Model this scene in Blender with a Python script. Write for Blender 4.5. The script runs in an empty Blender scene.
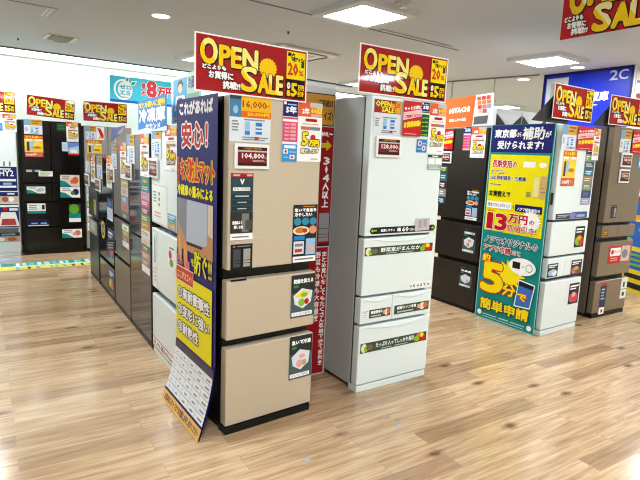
import bpy, bmesh, math, random
from mathutils import Matrix, Vector
random.seed(7)
SC = bpy.context.scene
COL = SC.collection
R = math.radians

# ------------------------------------------------------------------ materials
def lin(c):
    return tuple(((x/255)/12.92 if x/255 <= .04045 else ((x/255+.055)/1.055)**2.4) for x in c)
_m = {}
def mat(c, rough=.5, metal=0., emit=0., spec=.5, coat=0.):
    key = (tuple(c), rough, metal, emit, spec, coat)
    if key in _m: return _m[key]
    m = bpy.data.materials.new('paint_%d_%d_%d' % tuple(c)); m.use_nodes = True
    b = m.node_tree.nodes['Principled BSDF']
    b.inputs['Base Color'].default_value = (*lin(c), 1)
    b.inputs['Roughness'].default_value = rough
    b.inputs['Metallic'].default_value = metal
    b.inputs['Specular IOR Level'].default_value = spec
    b.inputs['Coat Weight'].default_value = coat
    b.inputs['Coat Roughness'].default_value = .05
    if emit:
        b.inputs['Emission Color'].default_value = (*lin(c), 1)
        b.inputs['Emission Strength'].default_value = emit
    _m[key] = m
    return m
PAPER = .38
def pap(c): return mat(c, PAPER)
C = dict(white=(250, 250, 250), black=(18, 18, 20), red=(200, 24, 30), dred=(160, 28, 32), yellow=(250, 222, 20), gold=(235, 165, 30),
         navy=(24, 28, 105), purple=(52, 38, 140), orange=(232, 98, 40), teal=(20, 140, 138), blue=(40, 130, 205), sky=(70, 175, 225),
         pink=(225, 70, 130), pale=(222, 230, 242), grey=(130, 134, 140), lgrey=(190, 194, 200), green=(50, 140, 80), dgreen=(30, 78, 52),
         lime=(130, 190, 50), cyan=(60, 195, 220), cream=(240, 225, 195), tan=(212, 160, 105), brown=(140, 90, 50), slate=(52, 70, 82),
         royal=(28, 52, 190), ltblue=(150, 195, 230), rose=(235, 170, 165), dgrey=(60, 62, 66))

def brushed(name, c, metal=.35, rough=.32, scale=140, amt=.10):
    m = bpy.data.materials.new(name); m.use_nodes = True
    nt = m.node_tree; b = nt.nodes['Principled BSDF']
    tc = nt.nodes.new('ShaderNodeTexCoord'); mp = nt.nodes.new('ShaderNodeMapping')
    mp.inputs['Scale'].default_value = (1.2, scale, 1.2)
    nz = nt.nodes.new('ShaderNodeTexNoise'); nz.inputs['Scale'].default_value = 1.5; nz.inputs['Detail'].default_value = 3
    rp = nt.nodes.new('ShaderNodeValToRGB')
    lo = [x*(1-amt) for x in lin(c)]; hi = [min(1, x*(1+amt)) for x in lin(c)]
    rp.color_ramp.elements[0].position = .3; rp.color_ramp.elements[1].position = .7
    rp.color_ramp.elements[0].color = (*lo, 1); rp.color_ramp.elements[1].color = (*hi, 1)
    L = nt.links.new
    L(tc.outputs['Object'], mp.inputs['Vector']); L(mp.outputs[0], nz.inputs['Vector']); L(nz.outputs['Fac'], rp.inputs[0]); L(rp.outputs[0], b.inputs['Base Color'])
    b.inputs['Metallic'].default_value = metal; b.inputs['Roughness'].default_value = rough
    return m

def floor_material():
    m = bpy.data.materials.new('oak_plank_floor'); m.use_nodes = True
    nt = m.node_tree; b = nt.nodes['Principled BSDF']; N = nt.nodes.new; L = nt.links.new
    tc = N('ShaderNodeTexCoord')
    br = N('ShaderNodeTexBrick'); br.offset = .37; br.offset_frequency = 2
    br.inputs['Color1'].default_value = (0, 0, 0, 1); br.inputs['Color2'].default_value = (1, 1, 1, 1); br.inputs['Mortar'].default_value = (.5, .5, .5, 1)
    br.inputs['Scale'].default_value = 1; br.inputs['Mortar Size'].default_value = .0012; br.inputs['Mortar Smooth'].default_value = .3
    br.inputs['Brick Width'].default_value = .92; br.inputs['Row Height'].default_value = .118; br.inputs['Bias'].default_value = 0
    L(tc.outputs['Object'], br.inputs['Vector'])
    # grain, stretched along the planks and shifted per plank
    mp = N('ShaderNodeMapping'); mp.inputs['Scale'].default_value = (.9, 14, 1); L(tc.outputs['Object'], mp.inputs['Vector'])
    mul = N('ShaderNodeMath'); mul.operation = 'MULTIPLY'; mul.inputs[1].default_value = 31; L(br.outputs['Color'], mul.inputs[0])
    g = N('ShaderNodeTexNoise'); g.noise_dimensions = '4D'; g.inputs['Scale'].default_value = 3.2; g.inputs['Detail'].default_value = 6; g.inputs['Roughness'].default_value = .62; g.inputs['Distortion'].default_value = .5
    L(mp.outputs[0], g.inputs['Vector']); L(mul.outputs[0], g.inputs['W'])
    r1 = N('ShaderNodeValToRGB'); e = r1.color_ramp.elements
    e[0].position = .28; e[0].color = (*lin((162, 126, 94)), 1); e[1].position = .70; e[1].color = (*lin((222, 200, 168)), 1)
    x = r1.color_ramp.elements.new(.5); x.color = (*lin((200, 170, 134)), 1)
    L(g.outputs['Fac'], r1.inputs[0])
    # tone per plank
    r2 = N('ShaderNodeValToRGB'); e = r2.color_ramp.elements
    e[0].position = .0; e[0].color = (.58, .52, .47, 1); e[1].position = 1; e[1].color = (1.08, 1.07, 1.05, 1)
    x = r2.color_ramp.elements.new(.35); x.color = (.94, .92, .89, 1)
    L(br.outputs['Color'], r2.inputs[0])
    mx = N('ShaderNodeMix'); mx.data_type = 'RGBA'; mx.blend_type = 'MULTIPLY'; mx.inputs[0].default_value = .85
    L(r1.outputs[0], mx.inputs[6]); L(r2.outputs[0], mx.inputs[7])
    # knots
    mk = N('ShaderNodeMapping'); mk.inputs['Scale'].default_value = (3.2, 7.0, 1); L(tc.outputs['Object'], mk.inputs['Vector'])
    dn = N('ShaderNodeTexNoise'); dn.inputs['Scale'].default_value = 9; L(mk.outputs[0], dn.inputs['Vector'])
    ad = N('ShaderNodeMix'); ad.data_type = 'RGBA'; ad.blend_type = 'ADD'; ad.inputs[0].default_value = .16; L(mk.outputs[0], ad.inputs[6]); L(dn.outputs['Color'], ad.inputs[7])
    vo = N('ShaderNodeTexVoronoi'); vo.inputs['Scale'].default_value = 1; L(ad.outputs[2], vo.inputs['Vector'])
    sep = N('ShaderNodeSeparateColor'); L(vo.outputs['Color'], sep.inputs[0])
    kr = N('ShaderNodeMapRange'); kr.inputs['From Min'].default_value = .06; kr.inputs['From Max'].default_value = .24; kr.inputs['To Min'].default_value = 1; kr.inputs['To Max'].default_value = 0
    L(vo.outputs['Distance'], kr.inputs[0])
    gt = N('ShaderNodeMath'); gt.operation = 'GREATER_THAN'; gt.inputs[1].default_value = .62; L(sep.outputs[0], gt.inputs[0])
    km = N('ShaderNodeMath'); km.operation = 'MULTIPLY'; L(kr.outputs[0], km.inputs[0]); L(gt.outputs[0], km.inputs[1])
    k2 = N('ShaderNodeMath'); k2.operation = 'MULTIPLY'; k2.inputs[1].default_value = .9; L(km.outputs[0], k2.inputs[0])
    m3 = N('ShaderNodeMix'); m3.data_type = 'RGBA'; m3.inputs[7].default_value = (*lin((98, 64, 42)), 1); L(k2.outputs[0], m3.inputs[0]); L(mx.outputs[2], m3.inputs[6])
    # joints
    m4 = N('ShaderNodeMix'); m4.data_type = 'RGBA'; m4.inputs[7].default_value = (*lin((128, 92, 60)), 1)
    jf = N('ShaderNodeMath'); jf.operation = 'MULTIPLY'; jf.inputs[1].default_value = .6; L(br.outputs['Fac'], jf.inputs[0]); L(jf.outputs[0], m4.inputs[0]); L(m3.outputs[2], m4.inputs[6])
    L(m4.outputs[2], b.inputs['Base Color'])
    b.inputs['Roughness'].default_value = .15; b.inputs['Specular IOR Level'].default_value = .6
    bp = N('ShaderNodeBump'); bp.inputs['Strength'].default_value = .06; bp.inputs['Distance'].default_value = .01; L(g.outputs['Fac'], bp.inputs['Height']); L(bp.outputs[0], b.inputs['Normal'])
    return m

CZ = 2.8
# ------------------------------------------------------------------ frames: u along a front, v up, n outwards
def frame(x, y, ang):
    c, s = math.cos(R(ang)), math.sin(R(ang))
    return Matrix(((c, 0, s, x), (s, 0, -c, y), (0, 1, 0, 0), (0, 0, 0, 1)))
BEIGE = frame(.01, -.025, 4.7)
WHITE = frame(.923, .070, 1.2)
WF2 = frame(3.016, .242, 3.0)
BROWN = frame(3.959, .346, 0)
ROW = frame(0, 0, -90)          # u = -y
ROW2 = frame(3.0, 0, -90)
TEAL = frame(2.965, 0, -90)
PUR = frame(-.02, 0, -88)
BANNER = frame(0, .43, 0)
BACK = frame(0, 5.43, 0)
WORLD = {}

def place(o, M, parent=None):
    COL.objects.link(o)
    o.matrix_basis = M
    if parent is not None:
        o.parent = parent; o.matrix_parent_inverse = WORLD[parent.name].inverted()
    WORLD[o.name] = M
    return o
def tag(o, label=None, cat=None, group=None, kind=None):
    if label: o['label'] = label
    if cat: o['category'] = cat
    if group: o['group'] = group
    if kind: o['kind'] = kind
    return o
def empty(name, M, label=None, cat=None, group=None):
    o = bpy.data.objects.new(name, None); o.empty_display_size = .1
    place(o, M); return tag(o, label, cat, group)
def mesh_obj(name, bm, mats, M, parent=None, smooth=False):
    me = bpy.data.meshes.new(name); bm.normal_update(); bm.to_mesh(me); bm.free()
    for m in mats: me.materials.append(m)
    if smooth:
        for p in me.polygons: p.use_smooth = True
    return place(bpy.data.objects.new(name, me), M, parent)
def bmbox(bm, x0, y0, z0, x1, y1, z1, bev=0, mi=0, seg=2):
    r = bmesh.ops.create_cube(bm, size=1)
    vs = r['verts']
    for v in vs: v.co = Vector(((x0+x1)/2+v.co.x*(x1-x0), (y0+y1)/2+v.co.y*(y1-y0), (z0+z1)/2+v.co.z*(z1-z0)))
    fs = {f for v in vs for f in v.link_faces}
    for f in fs: f.material_index = mi
    if bev:
        es = {e for v in vs for e in v.link_edges}
        rr = bmesh.ops.bevel(bm, geom=list(es), offset=bev, segments=seg, affect='EDGES', profile=.6)
        for f in rr['faces']: f.material_index = mi
def box(name, fr, u0, v0, n0, u1, v1, n1, m, parent=None, bev=0, seg=2):
    """box given in a frame's coordinates; origin at its bottom centre"""
    uc, nc = (u0+u1)/2, (n0+n1)/2
    bm = bmesh.new(); bmbox(bm, u0-uc, 0, n0-nc, u1-uc, v1-v0, n1-nc, bev, 0, seg)
    return mesh_obj(name, bm, [m], fr @ Matrix.Translation((uc, v0, nc)), parent)
WF = Matrix(((1, 0, 0, 0), (0, 0, -1, 0), (0, 1, 0, 0), (0, 0, 0, 1)))   # world frame: u=x, v=z, n=-y
def wbox(name, x0, y0, z0, x1, y1, z1, m, parent=None, bev=0, kind=None, seg=2):
    o = box(name, WF, x0, z0, -y1, x1, z1, -y0, m, parent, bev, seg)
    if kind: o['kind'] = kind
    return o

# ------------------------------------------------------------------ lettering and printed sheets
_g = {}
def glyphs(s, res=1):
    k = (s, res)
    if k in _g: return _g[k]
    c = bpy.data.curves.new('lettering', 'FONT'); c.body = s; c.size = 1; c.resolution_u = res
    o = bpy.data.objects.new('lettering', c); COL.objects.link(o)
    me = bpy.data.meshes.new_from_object(o)
    vs = [v.co.copy() for v in me.vertices]; fs = [tuple(p.vertices) for p in me.polygons]
    bpy.data.objects.remove(o); bpy.data.curves.remove(c); bpy.data.meshes.remove(me)
    if vs:
        x0 = min(v.x for v in vs); x1 = max(v.x for v in vs); y0 = min(v.y for v in vs); y1 = max(v.y for v in vs)
        w = max(x1-x0, 1e-6); h = max(y1-y0, 1e-6)
        vs = [((v.x-x0)/w, (v.y-y0)/h) for v in vs]
    _g[k] = (vs, fs); return _g[k]

class Sheet:
    """a printed sheet: a thin board with flat inks on its face; all drawing in fractions of its width and height"""
    STEP = .00022
    def __init__(s, w, h, base='white', thick=.0012, rough=PAPER):
        s.w, s.h, s.bm, s.mats, s.idx, s.rough = w, h, bmesh.new(), [], {}, rough
        s.l = 0; s.t = thick
        if base is not None:
            bmbox(s.bm, -w/2, 0, -thick, w/2, h, 0, 0, s.mi(base))
    def mi(s, c):
        c = C[c] if isinstance(c, str) else c
        if c not in s.idx: s.idx[c] = len(s.mats); s.mats.append(mat(c, s.rough, 0., 0., .5 if s.rough < .1 else .22))
        return s.idx[c]
    def _p(s, x, y): return ((x-.5)*s.w, y*s.h)
    def up(s): s.l += 1; return s.l*s.STEP
    def poly(s, pts, c, same=False):
        z = s.l*s.STEP if same else s.up(); 
        vs = [s.bm.verts.new((*s._p(x, y), z)) for x, y in pts]
        f = s.bm.faces.new(vs); f.material_index = s.mi(c)
        f.normal_update()
        if f.normal.z < 0: f.normal_flip()
    def rect(s, x0, y0, x1, y1, c, same=False): s.poly([(x0, y0), (x1, y0), (x1, y1), (x0, y1)], c, same)
    def rects(s, L, c):
        s.up()
        for q in L: s.rect(*q, c, True)
    def ell(s, x, y, rx, ry, c, n=20): s.poly([(x+rx*math.cos(2*math.pi*i/n), y+ry*math.sin(2*math.pi*i/n)) for i in range(n)], c)
    def star(s, x, y, rx, ry, n, c, inner=.8):
        z = s.up(); mi = s.mi(c); ctr = s.bm.verts.new((*s._p(x, y), z)); ring = []
        for i in range(2*n):
            k = 1 if i % 2 == 0 else inner
            a = math.pi*i/n; ring.append(s.bm.verts.new((*s._p(x+rx*k*math.cos(a), y+ry*k*math.sin(a)), z)))
        for i in range(2*n):
            f = s.bm.faces.new((ctr, ring[i], ring[(i+1) % (2*n)])); f.material_index = mi
    def text(s, t, x0, y0, x1, y1, c, bold=0., outline=None, ow=.0, shear=0., res=1, vert=False, shadow=None, rise=0., two=None):
        """lettering fitted to a box; bold and ow in metres"""
        if vert:
            n = len(t); hh = (y1-y0)/n
            for i, ch in enumerate(t):
                if ch in ' ': continue
                a = y1-(i+1)*hh; small = ch in '・！?'
                s.text(ch, x0+(.3*(x1-x0) if small else 0), a+hh*.08, x1-(.3*(x1-x0) if small else 0), a+hh*.92, c, bold, outline, ow, 0, res)
                s.l -= 2 if outline else 1
            s.l += 2 if outline else 1
            return
        if bold > 0: bold = bold*1.05+.0002
        vs, fs = glyphs(t, res)
        if not vs: return
        def stamp(rad, cc, k, dx=0, dy=0, two=None):
            z = s.up(); mi = s.mi(cc); made = []
            offs = [(0, 0)] + [(rad*math.cos(2*math.pi*i/k), rad*math.sin(2*math.pi*i/k)) for i in range(k)] if rad > 0 else [(0, 0)]
            for kk, (ox, oy) in enumerate(offs):
                nv = []; zz = z+kk*1.6e-5
                for a, b in vs:
                    px, py = s._p(x0+a*(x1-x0)+shear*b*(y1-y0)*s.h/s.w, y0+b*(y1-y0)+rise*a)
                    nv.append(s.bm.verts.new((px+ox+dx, py+oy+dy, zz)))
                for f in fs:
                    try:
                        ff = s.bm.faces.new([nv[i] for i in f]); ff.material_index = mi
                        ff.normal_update()
                        if ff.normal.z < 0: ff.normal_flip()
                        made.append(ff)
                    except ValueError: pass
            if two:
                px, py = s._p((x0+x1)/2, (y0+y1)/2); no = Vector((.75, .66, 0)); ctr = Vector((px, py, 0)); m2 = s.mi(two)
                gg = list({v for f in made for v in f.verts})+list({e for f in made for e in f.edges})+made
                r_ = bmesh.ops.bisect_plane(s.bm, geom=gg, plane_co=ctr, plane_no=no)
                for g_ in r_['geom']:
                    if isinstance(g_, bmesh.types.BMFace) and (g_.calc_center_median()-ctr).dot(no) > 0: g_.material_index = m2
        if shadow: stamp(bold+ow, shadow[0], 8, shadow[1], shadow[2])
        if outline: stamp(bold+ow, outline, 8)
        stamp(bold, c, 6, two=two)
    def lines(s, x0, y0, x1, y1, n, c, fill=.45, ragged=.3):
        """rows of tiny unreadable print"""
        s.up(); h = (y1-y0)/n
        for i in range(n):
            e = x1-(x1-x0)*ragged*random.random(); s.rect(x0, y1-(i+.5+fill/2)*h, e, y1-(i+.5-fill/2)*h, c, True)
    def build(s, name, fr, u0, v0, n=.004, parent=None, rot=0., deform=None, cuts=(), label=None, cat=None, group=None, yaw=0., lean=0.):
        for y in cuts:
            bmesh.ops.bisect_plane(s.bm, geom=s.bm.verts[:]+s.bm.edges[:]+s.bm.faces[:], plane_co=(0, y, 0), plane_no=(0, 1, 0))
        if deform:
            for v in s.bm.verts: v.co = Vector(deform(*v.co))
        M = fr @ Matrix.Translation((u0+s.w/2, v0, n+s.t))
        if yaw: M = M @ Matrix.Rotation(R(yaw), 4, 'Y')
        if lean: M = M @ Matrix.Rotation(R(lean), 4, 'X')
        if rot: M = M @ Matrix.Rotation(R(rot), 4, 'Z')
        o = mesh_obj(name, s.bm, s.mats, M, parent)
        return tag(o, label, cat, group)

# ------------------------------------------------------------------ print designs
def open_sale(fr, u0, v0, u1, v1, label, n=.01, rot=0, group='red and yellow sale signs', big=False, yaw=0, lean=0):
    s = Sheet(u1-u0, v1-v0, 'white', .003, .05)
    k = s.h/.27
    s.rect(.012, .025, .988, .975, (165, 26, 34))
    Y = (250, 205, 22); B = 'black'
    s.star(.62, .56, .085, .19, 18, Y, .88)
    kw = dict(bold=.0052*k, outline=B, ow=.0036*k, res=3, shadow=(B, .0035*k, -.004*k), two=(250, 238, 130))
    s.text('O', .05, .50, .175, .91, Y, **kw); s.text('PEN', .20, .49, .52, .83, Y, **kw)
    s.text('S', .385, .10, .515, .52, Y, **kw); s.text('ALE', .535, .10, .755, .44, Y, **kw)
    # pale facets on the golden letters
    s.poly([(.065, .86), (.10, .88), (.155, .62), (.14, .56)], (255, 240, 150)) if big else None
    w = dict(bold=.0016*k, outline=B, ow=.0028*k)
    s.text('どこよりも', .06, .405, .25, .475, 'white', **w); s.text('お買得に', .11, .25, .31, .375, 'white', **w); s.text('挑戦!!', .225, .09, .37, .22, 'white', **w)
    s.rect(.79, .42, .972, .94, 'yellow'); s.rect(.79, .06, .972, .41, 'black', True)
    s.text('最大', .80, .85, .87, .915, B, bold=.001); s.text('下取アップ', .83, .76, .945, .84, B, bold=.001)
    s.text('20', .805, .50, .90, .72, (205, 70, 20), bold=.003*k); s.text('%', .91, .50, .955, .60, (205, 70, 20), bold=.001)
    s.poly([(.93, .66), (.962, .66), (.962, .84), (.945, .78), (.935, .80)], 'dgreen')
    s.text('5', .84, .10, .895, .34, Y, bold=.0035*k); s.text('1', .80, .10, .825, .20, Y, bold=.0015); s.text('万円', .905, .22, .962, .32, Y, bold=.0012); s.text('引き', .905, .10, .962, .20, Y, bold=.0012)
    s.ell(.812, .29, .017, .065, 'white'); s.text('最', .803, .26, .821, .32, 'pink')
    return s.build('sale_sign', fr, u0, v0, n, rot=rot, label=label, cat='sign', group=group, yaw=yaw, lean=lean)

def info_sheet(fr, u0, v0, u1, v1, label, style='points', n=.002, group='information sheets on fridge doors'):
    s = Sheet(u1-u0, v1-v0, 'pale'); t = .54
    if style == 'points':
        s.rect(0, t, .27, 1, (70, 130, 170)); s.rect(.27, t, 1, 1, (238, 180, 30), True)
        s.rect(0, .92, .27, 1, 'slate'); s.text('16,000', .30, .74, .88, .91, (140, 50, 10), bold=.0005); s.rect(.27, t, 1, .68, (225, 105, 25))
        s.text('20,000円', .42, .58, .95, .66, 'yellow', bold=.0008); s.ell(.135, .70, .06, .09, 'ltblue'); s.text('pt', .88, .77, .96, .85, (150, 60, 10))
    elif style == 'sale':
        s.rect(0, .62, 1, 1, 'dred'); s.text('OPEN', .05, .80, .62, .96, 'yellow', bold=.002, outline='black', ow=.002)
        s.text('SALE', .28, .65, .74, .80, 'yellow', bold=.002, outline='black', ow=.002); s.rect(.78, .64, .98, .98, 'gold'); s.text('20', .80, .80, .95, .95, 'red', bold=.001)
        s.ell(.68, .84, .07, .08, 'gold')
    else:
        s.rect(0, .60, .35, 1, (120, 165, 205)); s.rect(.35, .60, 1, 1, (205, 165, 70), True); s.rects([(.42, .86, .92, .93), (.42, .72, .80, .79)], (150, 80, 20))
    s.lines(.05, .22, .22, .48, 4, 'grey'); s.rects([(.36, .16, .48, .45)], 'ltblue'); s.rects([(.36, .16, .48, .24), (.62, .18, .78, .44)], 'blue')
    s.rects([(.62, .32, .78, .36), (.62, .24, .78, .28)], 'pale'); s.lines(.30, .03, .95, .13, 2, 'grey'); s.rects([(.60, .06, .70, .12)], 'red'); s.lines(.33, .47, .85, .52, 1, 'grey')
    return s.build('information_sheet', fr, u0, v0, n, label=label, cat='information sheet', group=group)

def price_tag(fr, u0, v0, u1, v1, label, price='104,800', n=.0025, group='electronic price displays'):
    uc = (u0+u1)/2; w, h = u1-u0, v1-v0
    M = fr @ Matrix.Translation((uc, v0, n)); root = empty('price_display', M, label, 'price display', group)
    bm = bmesh.new(); bmbox(bm, -w/2, 0, 0, w/2, h, .012, .004)
    mesh_obj('casing', bm, [mat((238, 240, 240), .4)], M, root)
    s = Sheet(w*.84, h*.74, (120, 26, 28), .0006, .3)
    s.rect(0, .84, 1, 1, (60, 22, 20)); s.text('OPEN PRICE', .2, .87, .8, .97, 'gold'); s.rect(0, .74, 1, .82, 'lgrey')
    if price: s.text(price, .14, .36, .90, .66, (240, 225, 225), bold=.0012); s.text('円', .92, .38, .98, .48, 'white')
    s.lines(.50, .20, .95, .32, 2, (210, 180, 180)); s.rect(0, 0, 1, .16, (50, 30, 30))
    s.build('screen', fr, uc-s.w/2, v0+h*.13, n+.0125, root)
    return root

def cash_card(fr, u0, v0, u1, v1, label, n=.002, group='white cashback cards'):
    """orange head over a white card with a big yellow 5"""
    s = Sheet(u1-u0, v1-v0, 'white'); k = s.w/.155; t = .76
    s.rect(0, t, .48, 1, (225, 95, 50)); s.rect(.48, t, 1, 1, (215, 110, 60), True); s.rect(.48, .92, 1, 1, 'lgrey')
    s.text('2年', .16, .80, .44, .90, 'white', bold=.0015*k); s.text('60回', .52, .82, .96, .915, 'yellow', bold=.0015*k); s.rect(.52, .765, .98, .81, 'rose')
    s.rects([(.30, .68, .78, .73)], 'dred'); s.lines(.15, .62, .9, .66, 1, 'rose'); s.rects([(.12, .54, .50, .595)], (205, 110, 80)); s.rects([(.50, .54, .92, .595)], 'grey')
    s.text('最大', .22, .475, .42, .51, 'red'); s.ell(.63, .42, .11, .045, 'red')
    kw = dict(bold=.003*k, outline='black', ow=.004*k)
    s.text('5', .18, .28, .42, .49, 'yellow', **kw); s.text('万円', .48, .27, .88, .37, 'yellow', **kw)
    s.text('還元します', .14, .15, .88, .22, 'cream', bold=.001*k, outline='black', ow=.003*k)
    s.rects([(.55, .04, .85, .06)], 'lgrey')
    return s.build('cashback_card', fr, u0, v0, n, label=label, cat='promotion card', group=group)

def warranty_strip(fr, u0, v0, u1, v1, label, mid='pink', n=.002, low=True):
    s = Sheet(u1-u0, v1-v0, 'white'); 
    s.rect(0, .745, 1, 1, 'navy'); s.text('5年', .22, .80, .90, .91, 'white', bold=.002); s.rects([(.05, .935, .22, .985)], 'white'); s.rects([(.3, .93, .9, .95)], 'ltblue')
    lo = .30 if low else .0
    s.rect(0, lo+.03, 1, .735, mid)
    s.rect(0, .66, 1, .70, 'white')
    for i in range(5):
        y = lo+.06+i*(.60-lo)/5; s.rects([(.12, y, .45, y+.03), (.52, y, .9, y+.04)], 'rose' if mid == 'pink' else 'lime')
    if low:
        s.rect(0, 0, 1, .29, (50, 150, 220)); s.rects([(.12, .22, .9, .27)], 'white'); s.rects([(.08, .13, .38, .20), (.52, .04, .85, .11)], 'white'); s.ell(.23, .165, .08, .025, 'red'); s.ell(.68, .075, .1, .025, 'pink'); s.rects([(.45, .15, .95, .17), (.1, .06, .42, .08)], 'ltblue')
    return s.build('warranty_card', fr, u0, v0, n, label=label, cat='promotion card', group='long warranty cards')

def red_card(fr, u0, v0, u1, v1, label, n=.012):
    s = Sheet(u1-u0, v1-v0, 'red')
    s.poly([(0, .44), (1, .60), (1, .80), (0, .66)], (236, 196, 196))
    s.text('もっとお得に', .06, .72, .95, .82, 'white', bold=.001, rise=.09); s.text('ご相談ください', .08, .50, .95, .58, 'red', bold=.0006, rise=.10)
    s.text('お買得価格!', .06, .22, .96, .38, 'yellow', bold=.0022, outline='dred', ow=.002, rise=.10); s.lines(.1, .04, .8, .09, 1, 'rose')
    return s.build('discount_card', fr, u0, v0, n, label=label, cat='promotion card', group='red discount cards')

def sticker(fr, par, u0, v0, u1, v1, painter, n=.0015, name='sticker', base='white', label=None, **k):
    s = Sheet(u1-u0, v1-v0, base, .0006, .3); painter(s, **k)
    return s.build(name, fr, u0, v0, n, par, label=label)

def p_vseries(s):
    s.rect(0, .10, 1, 1, (48, 72, 80)); s.rect(0, .945, 1, 1, 'dred'); s.rects([(.1, .957, .4, .985), (.7, .957, .95, .985)], 'rose')
    s.text('V', .42, .84, .58, .91, 'white', bold=.002); s.rects([(.1, .74, .85, .79)], 'white'); s.text('鮮度の切替室', .14, .748, .82, .782, 'slate')
    s.rects([(.05, .62, .95, .69), (.05, .53, .95, .60), (.05, .44, .95, .51)], (36, 56, 62)); s.rects([(.2, .65, .8, .67), (.3, .56, .7, .575), (.3, .465, .7, .48)], 'lgrey')
    s.rect(0, .10, 1, .42, (48, 48, 46)); s.rects([(.5, .12, .82, .40)], (120, 122, 120)); s.rects([(.66, .15, .95, .3)], (74, 76, 76)); s.text('全室品よく', .08, .24, .5, .29, 'white', bold=.0008); s.text('美しさを', .15, .17, .55, .22, 'white', bold=.0008)
    s.rect(0, 0, 1, .085, 'white'); s.lines(.08, .02, .9, .07, 1, 'grey')
def p_twofridge(s):
    s.rect(0, 0, 1, 1, (22, 24, 26)); s.rects([(.12, .08, .45, .80)], (70, 74, 80)); s.rects([(.58, .08, .9, .80)], (165, 165, 160)); s.rects([(.50, .1, .54, .8)], 'black')
    s.rects([(.12, .34, .45, .36), (.58, .34, .9, .36), (.12, .22, .45, .24), (.58, .22, .9, .24)], 'black'); s.rects([(.1, .88, .2, .94), (.3, .89, .9, .93)], 'grey')
def p_food(s):
    s.rect(0, 0, 1, 1, (34, 42, 50)); s.rects([(.4, .965, .9, .975)], 'gold'); s.text('急いで食品を', .06, .88, .95, .94, 'white', bold=.001); s.text('冷やしたい', .06, .80, .78, .865, 'white', bold=.001)
    for x in (.19, .51, .83): s.ell(x, .715, .15, .065, (55, 140, 170))
    s.ell(.35, .56, .34, .075, 'cream'); s.ell(.30, .565, .2, .05, (205, 120, 50)); s.ell(.5, .56, .1, .04, (190, 60, 35)); s.ell(.82, .57, .16, .07, (225, 150, 110))
    s.rects([(.06, .40, .5, .47)], 'blue'); s.rects([(.05, .16, .47, .38)], (225, 225, 235)); s.rects([(.55, .14, .95, .42)], 'ltblue'); s.rects([(.1, .19, .4, .25)], (200, 60, 60)); s.rects([(.1, .29, .42, .34)], 'grey'); s.rects([(.65, .2, .9, .3)], 'rose')
    s.rects([(.03, .02, .97, .12)], 'white'); s.lines(.1, .04, .9, .10, 1, 'grey')
def p_ice(s, t='乾燥を抑える', cols=('lime', 'red', 'yellow')):
    s.rect(0, 0, 1, 1, (42, 48, 48)); s.rect(0, 0, 1, .58, (70, 92, 98)); s.text(t, .1, .80, .92, .90, 'white', bold=.0012); s.rects([(.1, .70, .3, .76)], 'green')
    s.poly([(.10, .52), (.45, .68), (.90, .60), (.85, .34), (.5, .20), (.16, .32)], 'pale'); s.poly([(.18, .50), (.48, .62), (.82, .57), (.5, .44)], cols[2]); s.ell(.45, .35, .14, .09, cols[0]); s.ell(.66, .36, .1, .07, cols[1]); s.ell(.55, .52, .14, .05, cols[0])
    s.rects([(.04, .04, .9, .13)], 'white'); s.text('まんなか野菜', .1, .055, .84, .115, 'grey')
def p_strip_arrow(s):
    s.poly([(0, .5), (.03, 0), (.97, 0), (1, .5), (.97, 1), (.03, 1)], (28, 40, 40)); s.poly([(.015, .5), (.05, .2), (.05, .4), (.10, .4), (.10, .6), (.05, .6), (.05, .8)], 'lime'); s.poly([(.985, .5), (.95, .2), (.95, .4), (.93, .4), (.93, .6), (.95, .6), (.95, .8)], 'lime')
    s.text('設置しやすい', .16, .3, .36, .68, 'white', bold=.0006); s.text('幅', .40, .22, .45, .78, 'white', bold=.0008); s.text('60', .47, .16, .57, .86, 'white', bold=.0012); s.text('cm', .585, .22, .645, .56, 'white', bold=.0003); s.ell(.69, .5, .028, .45, 'white')
def p_banner(s, t, ends=True, dots=True):
    s.rect(0, 0, 1, 1, (56, 80, 60)); s.text(t, .22, .34, .80, .84, 'white', bold=.0006)
    if dots: s.rects([(.30, .12, .45, .2), (.5, .12, .7, .2)], 'lgrey')
    if ends:
        s.ell(.05, .5, .04, .45, 'cream'); s.ell(.08, .4, .03, .3, 'lime'); s.ell(.13, .5, .05, .3, (120, 100, 80)); s.ell(.88, .55, .05, .42, (235, 110, 30)); s.ell(.93, .4, .05, .38, 'red'); s.ell(.84, .4, .04, .32, 'lime'); s.ell(.92, .72, .03, .25, 'yellow')
def p_label(s, t='鮮度長持ち'):
    s.rect(0, 0, 1, 1, (62, 84, 62)); s.text(t, .08, .5, .62, .85, 'white', bold=.0007); s.rects([(.08, .15, .55, .3)], 'lgrey'); s.ell(.80, .5, .08, .4, 'cream'); s.ell(.90, .55, .07, .35, (205, 110, 60)); s.rects([(.66, .3, .76, .75)], 'rose')
def p_photo(s, bg='navy', a='lime', b='red', c='cream', head='white'):
    s.rect(0, 0, 1, 1, bg); s.rects([(.1, .82, .9, .9), (.1, .70, .7, .76)], head); s.ell(.35, .30, .28, .22, a); s.ell(.68, .28, .24, .24, b); s.ell(.5, .45, .2, .12, c)
def p_wide(s, bg='white', band='teal', a='red', b='green'):
    s.rect(0, 0, 1, 1, bg); s.poly([(0, 0), (.6, 0), (.25, .45), (0, .55)], band); s.lines(.1, .58, .55, .92, 2, 'grey'); s.ell(.78, .55, .16, .3, a); s.ell(.62, .45, .1, .2, b)
def p_rows(s, bg='white', c='grey', head='navy', n=5):
    s.rect(0, 0, 1, 1, bg); s.rect(0, .85, 1, 1, head); s.lines(.1, .08, .9, .8, n, c)
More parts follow.
